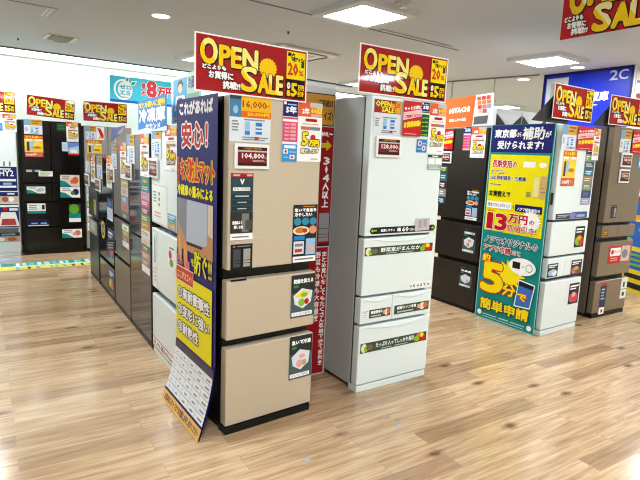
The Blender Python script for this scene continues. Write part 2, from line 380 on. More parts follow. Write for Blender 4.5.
def p_tall(s, cols):
    n = len(cols)
    for i, c in enumerate(cols):
        y = 1-(i+1)/n; s.rect(0, y, 1, 1-i/n, c, same=i > 0)
    for i in range(n):
        y = 1-(i+1)/n; s.lines(.15, y+.25/n, .85, y+.8/n, 2, random.choice(['white', 'pale', 'cream', 'grey']))
        if i % 2 == 0: s.ell(.5, y+.4/n, .25, .22/n, random.choice(['rose', 'gold', 'ltblue', 'lime']))
def p_yellow_offer(s):
    s.rect(0, 0, 1, 1, (238, 205, 80)); s.rect(0, .84, 1, 1, (225, 90, 50)); s.text('まとめ買い', .1, .87, .9, .97, 'yellow', bold=.001); s.rects([(.06, .76, .4, .82), (.6, .76, .94, .82)], 'white')
    s.rects([(.12, .28, .26, .70)], 'dgrey'); s.rects([(.30, .40, .55, .7)], 'ltblue'); s.ell(.70, .55, .24, .13, 'yellow'); s.ell(.68, .45, .22, .06, (205, 120, 40)); s.rect(0, 0, 1, .22, (205, 70, 70)); s.text('10,000円', .08, .04, .6, .17, 'white', bold=.001); s.text('引き', .66, .04, .92, .17, 'yellow')

# ------------------------------------------------------------------ refrigerators
def fridge(fr, w, d, h, panels, dm, sm, gm, label, u0=0, name='refrigerator', kick=None, bev=.007, handles=None, group='refrigerators on the sales floor', top=None):
    M = fr @ Matrix.Translation((u0+w/2, 0, -d/2)); root = empty(name, M, label, 'refrigerator', group)
    box('cabinet', fr, u0+.002, .03, -d, u0+w-.002, h-.004, -.075, sm, root, .006)
    box('door_gasket', fr, u0+.006, .03, -.075, u0+w-.006, h-.01, -.058, gm, root)
    km = kick or gm
    box('kick_plate', fr, u0+.004, 0, -.09, u0+w-.004, .042, -.004, km, root, .003)
    for du in (.03, w-.09): box('foot', fr, u0+du, 0, -d+.05, u0+du+.05, .03, -d+.10, mat((30, 30, 30)), root)
    out = []
    for p in panels:
        nm = p[4] if len(p) > 4 else 'drawer'
        o = box(nm, fr, u0+p[0], p[1], -.058, u0+p[2], p[3], 0, dm, root, bev, 3)
        out.append(o)
        if handles:
            hm, hh, pos = handles
            a, b = u0+p[0], u0+p[2]
            if nm == 'drawer' or pos == 'all':
                # curved lip along the top of the drawer
                bm = bmesh.new(); n_ = 10; ring = []
                for i in range(n_+1):
                    t = i/n_; x = (a+b)/2+(t-.5)*(b-a)*.78; sag = hh*(1-(2*t-1)**2)
                    ring.append((x, p[3]-.006, p[3]-.006-max(sag, .0008)))
                uc = (a+b)/2
                for i in range(n_):
                    q = [ring[i], ring[i+1]]
                    vs = [bm.verts.new((q[0][0]-uc, q[0][1], .0012)), bm.verts.new((q[0][0]-uc, q[0][2], .006)), bm.verts.new((q[1][0]-uc, q[1][2], .006)), bm.verts.new((q[1][0]-uc, q[1][1], .0012))]
                    bm.faces.new(vs)
                    vs = [bm.verts.new((q[0][0]-uc, q[0][2], .006)), bm.verts.new((q[0][0]-uc, q[0][2]-.002, .0)), bm.verts.new((q[1][0]-uc, q[1][2]-.002, .0)), bm.verts.new((q[1][0]-uc, q[1][2], .006))]
                    bm.faces.new(vs)
                mesh_obj('grip', bm, [hm], fr @ Matrix.Translation((uc, 0, 0)), o)
    return root, out

GL = dict(rough=.12)
M_beige = brushed('champagne_steel', (206, 192, 172), .22, .30, 90, .025)
M_black = mat((10, 10, 11), .4, 0., 0., .3)
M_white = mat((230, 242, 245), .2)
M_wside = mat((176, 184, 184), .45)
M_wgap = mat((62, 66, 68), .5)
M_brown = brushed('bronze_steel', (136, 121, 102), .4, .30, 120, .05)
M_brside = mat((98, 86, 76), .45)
M_dark = brushed('dark_steel', (56, 51, 47), .5, .30, 120, .06)
M_darkgl = mat((30, 27, 25), .08, 0., 0., .6)
M_grey = brushed('grey_steel', (112, 105, 98), .5, .30, 120, .06)
M_navygl = mat((22, 27, 35), .12, 0., 0., .55)
M_slate = mat((46, 52, 56), .3, 0., 0., .4)
M_blackgl = mat((20, 15, 13), .16, 0., 0., .3)
M_lgrey = mat((160, 158, 154), .35, .2)

# --- first island, end cabinets
rb, pb = fridge(BEIGE, .549, .65, 1.74, [(0, .886, .549, 1.737, 'door'), (0, .520, .549, .830, 'drawer'), (0, .050, .549, .472, 'drawer')], M_beige, M_black, M_black,
                'champagne three-door refrigerator with black gaps, beside the purple poster')
sticker(BEIGE, rb, .012, 1.038, .137, 1.368, p_vseries); sticker(BEIGE, rb, .016, .888, .140, 1.016, p_twofridge)
sticker(BEIGE, rb, .382, .886, .542, 1.205, p_food); sticker(BEIGE, rb, .386, .578, .545, .820, p_ice)
sticker(BEIGE, rb, .388, .217, .543, .470, p_ice, t='急いで冷凍', cols=('rose', 'tan', 'pale'))
box('handle_notch', BEIGE, .02, .826, .0, .11, .836, .002, M_black, rb)
info_sheet(BEIGE, 0, 1.520, .228, 1.735, 'information sheet with 16,000 in orange, top left of the champagne refrigerator door')
price_tag(BEIGE, .025, 1.390, .219, 1.512, 'price display reading 104,800 on the champagne refrigerator', '104,800')
warranty_strip(BEIGE, .299, 1.432, .389, 1.738, 'navy, pink and blue warranty strip on the champagne refrigerator')
cash_card(BEIGE, .393, 1.434, .548, 1.740, 'orange-topped white card with yellow 5 on the champagne refrigerator')
open_sale(BEIGE, -.182, 1.735, .432, 1.99, 'large OPEN SALE sign standing on the champagne refrigerator')

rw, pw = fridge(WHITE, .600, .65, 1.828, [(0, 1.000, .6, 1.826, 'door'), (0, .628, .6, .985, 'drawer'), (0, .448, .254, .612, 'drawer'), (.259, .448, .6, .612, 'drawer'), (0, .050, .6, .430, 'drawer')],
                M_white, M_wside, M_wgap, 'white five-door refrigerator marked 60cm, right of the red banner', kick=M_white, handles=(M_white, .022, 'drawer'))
def arrow_strip():
    s = Sheet(.553, .040, None, .0006, .3); p_strip_arrow(s); s.build('width_sticker', WHITE, .035, 1.012, .0015, rw)
arrow_strip()
sticker(WHITE, rw, .404, 1.018, .530, 1.097, lambda s: (s.rect(0, 0, 1, 1, (196, 190, 196)), s.rects([(.2, .2, .45, .85), (.55, .3, .8, .9)], (170, 160, 170))), n=.004, name='leaflet_pocket')
sticker(WHITE, rw, .008, .878, .575, .932, p_banner, t='野菜室がまんなか')
sticker(WHITE, rw, .372, .630, .582, .676, lambda s: (s.rect(0, 0, 1, 1, (240, 244, 244)), s.text('V E G E T A', .1, .32, .95, .68, (70, 76, 76), bold=.0006)), name='nameplate')
sticker(WHITE, rw, .070, .480, .242, .534, p_label); sticker(WHITE, rw, .020, .484, .062, .530, lambda s: p_rows(s, 'white', 'ltblue', 'lgrey', 3))
sticker(WHITE, rw, .275, .478, .580, .537, p_label, t='新鮮ツイン冷凍')
sticker(WHITE, rw, .015, .258, .580, .322, p_banner, t='たっぷり入ってしっかり保存')
info_sheet(WHITE, .018, 1.608, .222, 1.805, 'information sheet headed by a small sale banner on the white 60cm refrigerator', 'sale')
price_tag(WHITE, .040, 1.474, .235, 1.596, 'price display reading 128,000 on the white 60cm refrigerator', '128,000')
red_card(WHITE, .235, 1.608, .384, 1.815, 'red slanted-stripe card on the white 60cm refrigerator')
warranty_strip(WHITE, .390, 1.606, .458, 1.819, 'narrow navy and green warranty strip on the white 60cm refrigerator', 'dgreen', low=False)
s = Sheet(.085, .08, 'blue'); s.ell(.3, .68, .2, .22, 'pale'); s.ell(.7, .32, .2, .22, 'pale'); s.ell(.3, .68, .1, .12, 'red'); s.ell(.7, .32, .1, .12, 'pink'); s.rects([(.55, .62, .92, .75), (.08, .2, .4, .32)], 'ltblue')
s.build('leaflet', WHITE, .370, 1.514, .002, label='small blue square leaflet on the white 60cm refrigerator', cat='leaflet')
cash_card(WHITE, .462, 1.510, .606, 1.820, 'orange-topped white card with yellow 5 on the white 60cm refrigerator')
s = Sheet(.130, .095, (205, 222, 212)); s.rect(0, .82, 1, 1, 'dgreen'); s.rects([(.3, .88, .7, .94)], 'white'); s.rects([(.08, .4, .45, .72), (.55, .4, .92, .72)], 'white'); s.rect(0, 0, 1, .34, (150, 172, 160)); s.lines(.1, .05, .9, .3, 3, 'pale')
s.build('leaflet', WHITE, .472, 1.408, .002, label='pale green two-column leaflet at the right edge of the white 60cm refrigerator', cat='leaflet')
open_sale(WHITE, -.115, 1.828, .580, 2.095, 'large OPEN SALE sign standing on the white 60cm refrigerator')

# --- red banner between them
M = BANNER @ Matrix.Translation((.81, 0, 0)); rt = empty('guide_banner', M, 'tall red guide banner with orange head between the champagne and white refrigerators', 'banner')
box('backing_board', BANNER, .620, .0, -.035, .912, 1.885, 0, mat((205, 208, 210), .5), rt, .002)
s = Sheet(.285, .195, (196, 140, 52)); s.text('ご家庭は', .58, .60, .96, .82, (60, 40, 20), bold=.001); s.text('サイズ?', .60, .18, .96, .46, (60, 40, 20), bold=.0012); s.rects([(0, 0, 1, .03), (0, .97, 1, 1), (.985, 0, 1, 1)], 'black'); s.rects([(.1, .5, .95, .51)], 'brown')
s.build('head_panel', BANNER, .620, 1.652, .001, rt)
s = Sheet(.285, .76, (150, 26, 32)); s.text('400L～', .66, .925, .98, .96, 'white', bold=.001); s.poly([(.68, .87), (.82, .87), (.82, .895), (.96, .85), (.82, .805), (.82, .83), (.68, .83)], (214, 184, 20))
s.text('3・4人以上', .76, .33, .92, .76, 'white', bold=.0022, vert=True); s.rects([(.70, .04, .97, .285)], (150, 152, 158)); s.rects([(.70, .15, .97, .156), (.70, .10, .97, .106), (.70, .075, .97, .08)], (90, 92, 98))
s.rects([(0, 0, 1, .015)], 'black')
s.build('size_panel', BANNER, .622, .886, .001, rt)
s = Sheet(.285, .865, (168, 24, 34)); s.text('まとめ買いをしてもたくさん収納できて便利!', .84, .06, .96, .97, 'white', bold=.001, vert=True); s.text('野菜も冷凍も大容量!', .68, .42, .80, .97, 'white', bold=.001, vert=True); s.rects([(.985, 0, 1, 1)], (210, 150, 150))
s.build('capacity_panel', BANNER, .618, .012, .001, rt)
M = BANNER @ Matrix.Translation((.86, 1.84, -.05)); rt = empty('header_rail', M, 'white clipped header frame standing above the red guide banner', 'display frame')
def slanted(name, pts, z0, z1, m, par, fr):
    bm = bmesh.new(); a = [bm.verts.new((x, y, z0)) for x, y in pts]; b = [bm.verts.new((x, y, z1)) for x, y in pts]
    bm.faces.new(a[::-1]); bm.faces.new(b); n = len(pts)
    for i in range(n): bm.faces.new((a[i], a[(i+1) % n], b[(i+1) % n], b[i]))
    return mesh_obj(name, bm, [m], fr, par)
HF = BANNER
slanted('header_board', [(.66, 1.886), (.985, 1.886), (1.055, 1.915), (.66, 1.925)], -.06, -.045, mat((232, 238, 240), .4), rt, HF)
slanted('top_rail', [(.65, 1.925), (1.06, 1.913), (1.062, 1.920), (.65, 1.932)], -.07, -.035, mat((60, 62, 64), .4), rt, HF)
for u in (.76, .93): box('clip', HF, u, 1.885, -.044, u+.02, 1.905, -.038, mat((250, 250, 250), .3), rt, .002)

# --- purple poster on the side of the champagne refrigerator
s = Sheet(.578, 1.762, (30, 22, 112), .0012, .45)
H = 1.762
def b(z): return (z+.022)/H
def a(u): return (u+.652)/.617
s.text('これがあれば', a(-.60), b(1.655), a(-.10), b(1.722), 'white', bold=.004, outline='purple', ow=.002)
s.text('安心！', a(-.56), b(1.482), a(-.17), b(1.610), (205, 24, 34), bold=.0055, outline='white', ow=.010)
s.rect(a(-.645), b(1.275), a(-.605), b(1.425), (235, 105, 60)); s.text('冷蔵庫用', a(-.640), b(1.28), a(-.612), b(1.42), 'dred', bold=.001, vert=True)
s.text('キズ防止マット', a(-.580), b(1.300), a(-.065), b(1.420), (222, 34, 14), bold=.0045, outline=(252, 224, 20), ow=.006)
s.text('冷蔵庫の重みによる', a(-.635), b(1.212), a(-.085), b(1.272), (248, 238, 20), bold=.003, outline='black', ow=.002)
x0, x1, y0, y1 = a(-.637), a(-.078), b(.905), b(1.194)
s.rect(x0, y0, x1, y1, (206, 150, 100)); 
def q(x, y): return (x0+(x1-x0)*x, y0+(y1-y0)*y)
s.poly([q(.0, .55), q(.0, 1), q(.30, 1), q(.28, .18), q(.24, .22)], (142, 142, 158)); s.poly([q(.30, 1), q(.86, 1), q(.86, .26), q(.75, .20), q(.28, .18)], (188, 196, 214)); s.poly([q(.28, .18), q(.75, .20), q(.72, .14), q(.30, .12)], (60, 40, 40)); s.poly([q(.88, .45), q(1, .42), q(1, 1), q(.88, 1)], (226, 206, 192))
s.ell(a(-.585), b(.90), .055, .045, (224, 158, 96)); s.ell(a(-.49), b(.875), .055, .045, (224, 158, 96))
s.text('凹み', a(-.63), b(.805), a(-.54), b(.86), (226, 120, 130), bold=.002, rise=-.0); s.text('・傷', a(-.52), b(.79), a(-.42), b(.85), (226, 120, 130), bold=.002)
s.text('を', a(-.395), b(.835), a(-.345), b(.875), (245, 235, 30), bold=.001, outline='black', ow=.003); s.text('防ぐ!!', a(-.335), b(.800), a(-.085), b(.925), (245, 235, 30), bold=.003, outline='black', ow=.005)
s.rect(a(-.650), b(.345), a(-.075), b(.757), (248, 232, 10))
s.rect(a(-.652), b(.705), a(-.355), b(.800), 'cream'); s.rect(a(-.645), b(.712), a(-.362), b(.793), (214, 62, 26)); s.text('ここがスゴイ!', a(-.625), b(.730), a(-.385), b(.772), 'cream', bold=.001)
for i, (t, e) in enumerate((('①高耐衝撃性', -.105), ('②変形に強い', -.105), ('③耐熱性', -.27))):
    z = .612-i*.105; s.text(t, a(-.615), b(z), a(e), b(z+.068), 'white', bold=.0026, outline='black', ow=.006)
s.rect(0, b(.292), 1, b(.345), (78, 66, 88)); s.rect(0, b(.325), 1, b(.345), (48, 38, 110))
s.rect(a(-.645), b(.048), a(-.04), b(.292), (236, 238, 244))
s.rects([(a(-.645), b(.048+i*.0407)-.0006, a(-.04), b(.048+i*.0407)+.0006) for i in range(1, 6)]+[(a(-.645+i*.121)-.002, b(.048), a(-.645+i*.121)+.002, b(.292)) for i in range(1, 5)], (90, 96, 120))
s.up(); [s.rect(a(-.645+i*.121+.04), b(.06+j*.0407), a(-.645+i*.121+.04+.012*(1+i)), b(.06+j*.0407+.009), (130, 134, 150), True) for i in range(5) for j in range(6)]
s.rect(0, b(.036), 1, b(.048), 'navy'); s.rect(0, 0, 1, b(.036), (238, 186, 96)); s.text('お求めはスタッフまでお気軽にお申し付けください', .06, .006, .96, .026, 'navy', bold=.0008)
def curl(x, y, z):
    L = .36
    if y >= L: return (x, y, z)
    t = (L-y)/L; n = .105*t**1.6
    return (x+.05*t*t, L-(L-y)*(1-.055*t), z+n)
s.build('hanging_poster', PUR, -.613, -.018, .002, deform=curl, cuts=[.03*i for i in range(0, 13)], rot=0,
        label='tall purple poster with yellow panel, curling at the floor beside the champagne refrigerator', cat='poster')

# --- row facing left: five refrigerators
def row_fridge(u0, w, h, panels, dm, sm, label, gm=M_black, kick=None, bev=.006, **k):
    return fridge(ROW, w, .62, h, panels, dm, sm, gm, label, u0=u0, kick=kick, bev=bev, **k)
rW, _ = row_fridge(-1.340, .600, 1.625, [(0, .957, .6, 1.622, 'door'), (0, .492, .6, .918, 'drawer'), (0, .045, .6, .44, 'drawer')], M_white, M_wside,
                   'white three-door refrigerator directly behind the purple poster', gm=M_wgap, kick=M_white)
rA, _ = row_fridge(-2.030, .660, 1.577, [(.012, .795, .65, 1.570, 'door'), (.012, .045, .65, .785, 'door')], M_darkgl, M_black, 'glossy dark brown two-door refrigerator next to the white one in the left row')
rB, _ = row_fridge(-2.660, .615, 1.508, [(.005, .862, .61, 1.502, 'door'), (.005, .498, .61, .832, 'drawer'), (.005, .045, .61, .468, 'drawer')], M_grey, M_black, 'grey steel three-door refrigerator between two darker ones in the left row')
rC, _ = row_fridge(-3.425, .745, 1.378, [(.01, .765, .735, 1.372, 'door'), (.01, .355, .735, .722, 'drawer'), (.01, .045, .735, .322, 'drawer')], M_navygl, M_black, 'blue-black three-door refrigerator, fourth back from the poster in the left row')
rD, _ = row_fridge(-4.060, .590, 1.378, [(.01, .695, .56, 1.372, 'door'), (.01, .045, .56, .665, 'door')], M_slate, M_black, 'slate grey refrigerator at the far end of the left row')

# stickers of the row
def st(root, u0, v0, u1, v1, painter, **k): return sticker(ROW, root, u0, v0, u1, v1, painter, **k)
def p_outline(s):
    s.rect(0, 0, 1, 1, (238, 246, 244)); s.rects([(.0, .97, 1, .985)], (225, 90, 90)); s.lines(.08, .50, .30, .82, 4, 'grey'); s.lines(.15, .12, .6, .3, 2, (215, 175, 175)); s.rects([(.45, .72, .55, .8), (.45, .58, .55, .66), (.45, .44, .55, .52)], 'grey')
st(rW, -1.312, .972, -.965, 1.232, p_outline)
st(rW, -.944, .962, -.772, 1.064, p_photo, bg=(80, 165, 210), a='gold', b='rose', c='lime')
st(rW, -1.300, .50, -1.215, .89, lambda s: (s.rect(0, 0, 1, 1, (232, 242, 242)), s.poly([(.35, .45), (.65, .45), (.60, .85), (.52, .98), (.45, .98), (.38, .85)], (40, 70, 140)), s.lines(.1, .1, .9, .38, 4, 'rose')))
st(rW, -.945, .70, -.775, .86, lambda s: (s.rect(0, 0, 1, 1, (240, 246, 244)), s.ell(.3, .62, .2, .18, (200, 40, 110)), s.ell(.45, .3, .25, .16, (120, 160, 60)), s.rects([(.2, .86, .8, .94)], 'grey')))
def p_slim(s):
    s.rect(0, 0, 1, 1, (205, 60, 60)); s.rect(.012, .12, .988, .88, (244, 246, 246)); s.text('SLIM 幅540mm', .06, .28, .94, .74, 'dgrey', bold=.0008)
st(rW, -1.330, .052, -.80, .128, p_slim)
st(rA, -1.635, .760, -1.393, 1.262, p_tall, cols=['teal', (60, 130, 120), (226, 150, 175), (205, 90, 130), (120, 60, 110), (110, 160, 70), (226, 120, 60), (235, 232, 228), (214, 214, 214)])
st(rA, -1.633, .545, -1.400, .755, p_tall, cols=[(120, 80, 90), (190, 150, 150), (130, 120, 150), (236, 232, 226)])
st(rB, -2.325, .866, -2.060, 1.195, p_tall, cols=[(196, 150, 130), (210, 190, 180), (110, 140, 170), (205, 120, 90), (60, 110, 130)])
st(rB, -2.300, .625, -2.065, .818, p_tall, cols=['white', (160, 170, 90), (205, 120, 80), 'white'])
st(rB, -2.280, .350, -2.085, .462, p_rows, bg=(225, 232, 230), c='grey', head='green', n=3)
st(rC, -3.410, .790, -3.190, .878, p_rows, bg='pale', c='grey', head='white', n=3)
st(rC, -2.955, .775, -2.705, .980, lambda s: (s.rect(0, 0, 1, 1, (40, 50, 120)), s.rect(0, 0, 1, .58, 'pale'), s.lines(.1, .1, .85, .5, 4, 'ltblue'), s.ell(.5, .8, .25, .12, 'blue')))
def oval():
    s = Sheet(.20, .18, None, .0006, .3); s.ell(.5, .5, .5, .5, 'yellow', 24); s.ell(.5, .5, .36, .34, 'navy', 24); s.ell(.5, .5, .2, .2, 'ltblue'); s.build('sticker', ROW, -3.30, .545, .0015, rC)
oval()
st(rC, -2.965, .42, -2.700, .690, p_photo, bg=(36, 44, 110), a=(70, 80, 170), b=(205, 90, 70), c='rose')
st(rC, -2.950, .10, -2.705, .290, p_photo, bg=(40, 60, 150), a='yellow', b=(225, 90, 50), c='lime')
st(rD, -3.700, .735, -3.580, .895, lambda s: (s.rect(0, 0, 1, 1, (196, 196, 40)), s.lines(.2, .1, .8, .9, 7, 'dgrey')))
st(rD, -4.02, .505, -3.575, .655, lambda s: (s.rect(0, 0, 1, 1, (160, 166, 160)), s.rects([(0, 0, .3, .2)], 'gold'), s.lines(.2, .3, .8, .9, 4, 'pale')))

# cards of the row
info_sheet(ROW, -1.312, 1.408, -1.080, 1.615, 'gold and pale information sheet on the white refrigerator behind the purple poster', 'gold')
price_tag(ROW, -1.362, 1.270, -1.140, 1.402, 'price display on the white refrigerator behind the purple poster', '89,800')
cash_card(ROW, -.995, 1.335, -.750, 1.615, 'white card with orange head next to the purple poster, on the white refrigerator')
cash_card(ROW, -1.640, 1.262, -1.396, 1.568, 'orange-topped white card on the glossy dark brown refrigerator')
info_sheet(ROW, -2.075, 1.345, -1.815, 1.568, 'information sheet on the far upper corner of the glossy dark brown refrigerator', 'gold')
price_tag(ROW, -2.100, 1.210, -1.895, 1.340, 'price display on the far edge of the glossy dark brown refrigerator', '79,800')
cash_card(ROW, -2.335, 1.205, -2.105, 1.505, 'orange-topped white card on the grey steel refrigerator in the left row')
info_sheet(ROW, -2.690, 1.275, -2.480, 1.490, 'information sheet on the grey steel refrigerator in the left row', 'gold')
price_tag(ROW, -2.755, 1.150, -2.575, 1.275, 'price display on the far edge of the grey steel refrigerator', '69,800')
cash_card(ROW, -2.955, 1.082, -2.700, 1.385, 'orange-topped white card on the blue-black refrigerator')
info_sheet(ROW, -3.470, 1.142, -3.170, 1.368, 'information sheet on the blue-black refrigerator', 'gold')
price_tag(ROW, -3.525, 1.010, -3.250, 1.135, 'price display on the blue-black refrigerator', '64,800')
cash_card(ROW, -3.830, 1.078, -3.568, 1.368, 'orange-topped white card on the slate grey refrigerator at the row end')
info_sheet(ROW, -4.180, 1.165, -3.900, 1.368, 'information sheet on the slate grey refrigerator at the row end', 'gold')
price_tag(ROW, -4.200, 1.018, -3.920, 1.148, 'price display on the slate grey refrigerator at the row end', '59,800')

# posters standing on the row
s = Sheet(.725, .222, (42, 120, 200)); s.poly([(0, 0), (1, 0), (1, .14), (.6, .05), (.3, .12), (0, .06)], (210, 232, 246))
s.text('まとめ買いに便利', .06, .74, .94, .92, 'yellow', bold=.002, outline='dgrey', ow=.002); s.text('冷凍庫', .05, .30, .95, .70, 'white', bold=.006); s.text('セカンド', .30, .07, .80, .24, 'white', bold=.003)
s.build('freezer_poster', ROW, -1.665, 1.582, .006, label='blue poster with white 冷凍庫 lettering above the dark brown refrigerator', cat='poster')
s = Sheet(.385, .275, 'white'); s.rect(.10, .14, 1, .97, (80, 170, 215)); s.rect(.10, .0, 1, .14, (245, 225, 110)); s.rects([(.16, .03, .8, .1)], 'grey')
s.ell(.47, .82, .14, .12, (70, 50, 45)); s.ell(.47, .76, .11, .10, (240, 205, 180)); s.poly([(.16, .30), (.26, .60), (.68, .60), (.80, .34), (.72, .28), (.64, .46), (.66, .16), (.30, .16), (.30, .46), (.22, .26)], 'white'); s.poly([(.36, .16), (.37, .55), (.58, .55), (.60, .16)], (70, 78, 110))
s.build('staff_poster', ROW, -1.025, 1.627, -.05, label='light blue poster with an aproned shop assistant drawing, behind the purple poster top', cat='poster')
s = Sheet(.205, .155, (196, 226, 210)); s.rect(.04, .1, .96, .25, (130, 190, 165)); s.text('冷蔵庫', .10, .42, .90, .85, (70, 60, 150), bold=.002)
s.build('header_board', ROW, -.628, 1.745, -.02, label='small pale green board lettered 冷蔵庫 peeping out above the purple poster', cat='board')
s = Sheet(.05, .36, (206, 140, 90), .012); s.rects([(0, 0, .4, 1)], 'white'); s.rects([(.5, .3, 1, .62)], (190, 70, 60))
s.build('divider_strip', ROW, -1.985, 1.505, -.22, label='narrow tan and white board end standing left of the blue freezer poster', cat='board')
M = ROW @ Matrix.Translation((-3.15, 1.378, -.15)); rt = empty('pennant_stand', M, 'blue and violet triangular pennant on a stand atop the blue-black refrigerator', 'pennant')
PF = ROW @ Matrix.Translation((0, 0, -.15))
slanted('pennant', [(-3.44, 1.650), (-2.82, 1.668), (-3.02, 1.60), (-3.53, 1.515)], -.004, 0, mat((84, 104, 176), .4), rt, PF)
slanted('pennant_trim', [(-3.10, 1.62), (-2.86, 1.655), (-2.95, 1.60), (-3.2, 1.58)], .0005, .003, mat((190, 160, 205), .4), rt, PF)
box('stand', PF, -3.34, 1.378, -.012, -3.32, 1.62, -.005, mat((200, 205, 205), .4), rt)
slanted('yellow_pennant', [(-3.45, 1.378), (-3.15, 1.378), (-3.18, 1.50)], .01, .013, mat((214, 214, 60), .4), rt, PF)

# --- second island
rk, _ = fridge(ROW2, .604, .62, 1.792, [(.01, .895, .594, 1.786, 'door'), (.01, .502, .594, .855, 'drawer'), (.01, .035, .594, .462, 'drawer')], M_dark, M_black, M_black,
               'dark grey steel refrigerator between the white 60cm one and the teal poster', u0=-1.578)
def st2(u0, v0, u1, v1, painter, **k): return sticker(ROW2, rk, u0, v0, u1, v1, painter, **k)
st2(-1.190, .900, -1.030, 1.205, p_food); st2(-1.188, .580, -1.030, .810, p_ice, t='乾燥抑える', cols=('tan', 'cream', 'pale')); st2(-1.192, .232, -1.034, .425, p_ice, t='冷凍室', cols=('pale', 'rose', 'pale'))
st2(-1.572, 1.02, -1.47, 1.42, p_tall, cols=[(50, 60, 70), (60, 100, 110), (40, 50, 60), (150, 150, 150), (40, 60, 70)])
cash_card(ROW2, -1.190, 1.506, -1.014, 1.792, 'orange-topped white card on the dark grey steel refrigerator')
warranty_strip(ROW2, -1.290, 1.575, -1.198, 1.795, 'navy and pink warranty strip on the dark grey steel refrigerator', low=False)
red_card(ROW2, -1.585, 1.580, -1.415, 1.778, 'red slanted-stripe card on the dark grey steel refrigerator')
price_tag(ROW2, -1.600, 1.440, -1.420, 1.560, 'price display on the dark grey steel refrigerator', '138,000')
s = Sheet(.655, .285, 'white'); s.poly([(0, 0), (.63, 0), (.68, 1), (0, 1)], (232, 104, 44)); s.text('HITACHI', .17, .50, .56, .66, 'white', bold=.0035, shear=.12); s.text('冷凍たっぷり大容量', .17, .20, .50, .30, 'white', bold=.001)
s.poly([(.64, 0), (.93, 0), (.985, 1), (.69, 1)], (225, 226, 232)); s.poly([(.65, .04), (.90, .04), (.92, .3), (.66, .3)], (96, 96, 100))
for i in range(11):
    x = .70+.085*(i % 3)+.01*(i//3); y = .82-.14*(i//3); s.poly([(x, y), (x+.07, y-.01), (x+.075, y+.11), (x+.004, y+.12)], random.choice([(205, 70, 50), (225, 130, 60), (120, 140, 205), (235, 190, 180), (150, 160, 220), (200, 90, 70)]))
s.build('brand_sign', ROW2, -1.600, 1.800, .008, rot=2.6, label='orange and white sign lettered HITACHI on the dark grey steel refrigerator', cat='sign')

# --- teal poster
s = Sheet(.660, 1.803, (22, 138, 134), .0015, .3); T = 1.803
def b(z): return z/T
s.rects([(0, 0, .012, 1), (.988, 0, 1, 1), (0, 0, 1, .004)], (150, 215, 210))
s.rect(.02, b(1.560), .975, b(1.798), (30, 30, 112)); s.text('東京都', .07, b(1.690), .42, b(1.760), 'white', bold=.0035, shear=.05); s.text('から', .44, b(1.695), .50, b(1.735), 'white', bold=.001)
s.text('補助', .52, b(1.675), .84, b(1.775), 'white', bold=.0035, shear=.05); s.text('が', .86, b(1.69), .94, b(1.74), 'white', bold=.002); s.text('受けられます!', .13, b(1.590), .84, b(1.660), 'white', bold=.003, shear=.05)
s.rect(.035, b(.845), .955, b(1.540), (240, 226, 14))
s.text('長期使用の', .08, b(1.425), .48, b(1.490), (190, 24, 60), bold=.002, outline='white', ow=.003)
s.rects([(.58, b(1.435), .76, b(1.485))], 'white'); s.ell(.87, b(1.46), .06, .012, 'white')
s.text('エアコン', .07, b(1.365), .30, b(1.400), 'navy', bold=.0008, outline='white', ow=.002); s.text('LED照明器具・冷蔵庫', .07, b(1.315), .64, b(1.352), 'navy', bold=.001, outline='white', ow=.002); s.text('給湯器', .07, b(1.268), .25, b(1.276), 'navy', bold=.001, outline='white', ow=.002)
s.rects([(.76, b(1.19), .85, b(1.36))], (236, 226, 150)); s.rects([(.67, b(1.185), .73, b(1.23))], (150, 150, 90)); s.rects([(.87, b(1.18), .98-.03, b(1.37))], (212, 172, 128)); s.rects([(.87, b(1.265), .95, b(1.269)), (.87, b(1.235), .95, b(1.239))], 'brown')
s.text('お買替えで', .07, b(1.165), .42, b(1.215), (30, 50, 30), bold=.0018)
s.rects([(.05, b(1.055), .46, b(1.118))], 'white'); s.text('東京ゼロエミポイント', .07, b(1.07), .44, b(1.102), 'navy', bold=.0005); s.text('+', .475, b(1.07), .505, b(1.10), 'navy')
s.rects([(.52, b(1.050), .93, b(1.112))], 'navy'); s.text('ノジマ特別値引き', .55, b(1.058), .90, b(1.088), 'white', bold=.0006)
s.star(.77, b(.975), .17, .055, 22, 'white', .78)
s.text('最大', .08, b(1.018), .19, b(1.042), (200, 30, 40)); s.text('1', .085, b(.868), .165, b(1.005), (190, 22, 34), bold=.009, outline='white', ow=.004, res=3); s.text('3', .225, b(.868), .405, b(1.005), (190, 22, 34), bold=.009, outline='white', ow=.004, res=3)
s.text('万円', .44, b(.945), .73, b(1.020), (195, 22, 34), bold=.0035, outline='white', ow=.002); s.text('の', .76, b(.950), .84, b(.990), (195, 30, 40), bold=.001)
s.text('即値引き!', .44, b(.866), .88, b(.926), (200, 30, 40), bold=.001, outline='white', ow=.002)
s.text('ノジマオリジナルの', .07, b(.735), .93, b(.795), (30, 40, 90), bold=.002, outline='white', ow=.004); s.text('アプリ申請', .07, b(.655), .52, b(.713), (200, 30, 50), bold=.002, outline='white', ow=.004); s.text('だと', .55, b(.662), .68, b(.700), (200, 60, 70), bold=.001, outline='white', ow=.003)
s.star(.55, b(.48), .25, .075, 14, (248, 226, 20), .62)
s.text('5', .09, b(.285), .43, b(.540), (250, 222, 16), bold=.018, outline=(200, 40, 24), ow=.010, res=3)
s.text('約', .07, b(.555), .20, b(.625), (250, 222, 16), bold=.003, outline=(196, 30, 24), ow=.006)
s.poly([(.66, b(.21)), (.91, b(.22)), (.955, b(.44)), (.70, b(.46))], 'white'); s.poly([(.675, b(.22)), (.90, b(.23)), (.94, b(.43)), (.71, b(.45))], (60, 112, 190)); s.poly([(.70, b(.405)), (.935, b(.395)), (.94, b(.43)), (.71, b(.45))], (24, 28, 60))
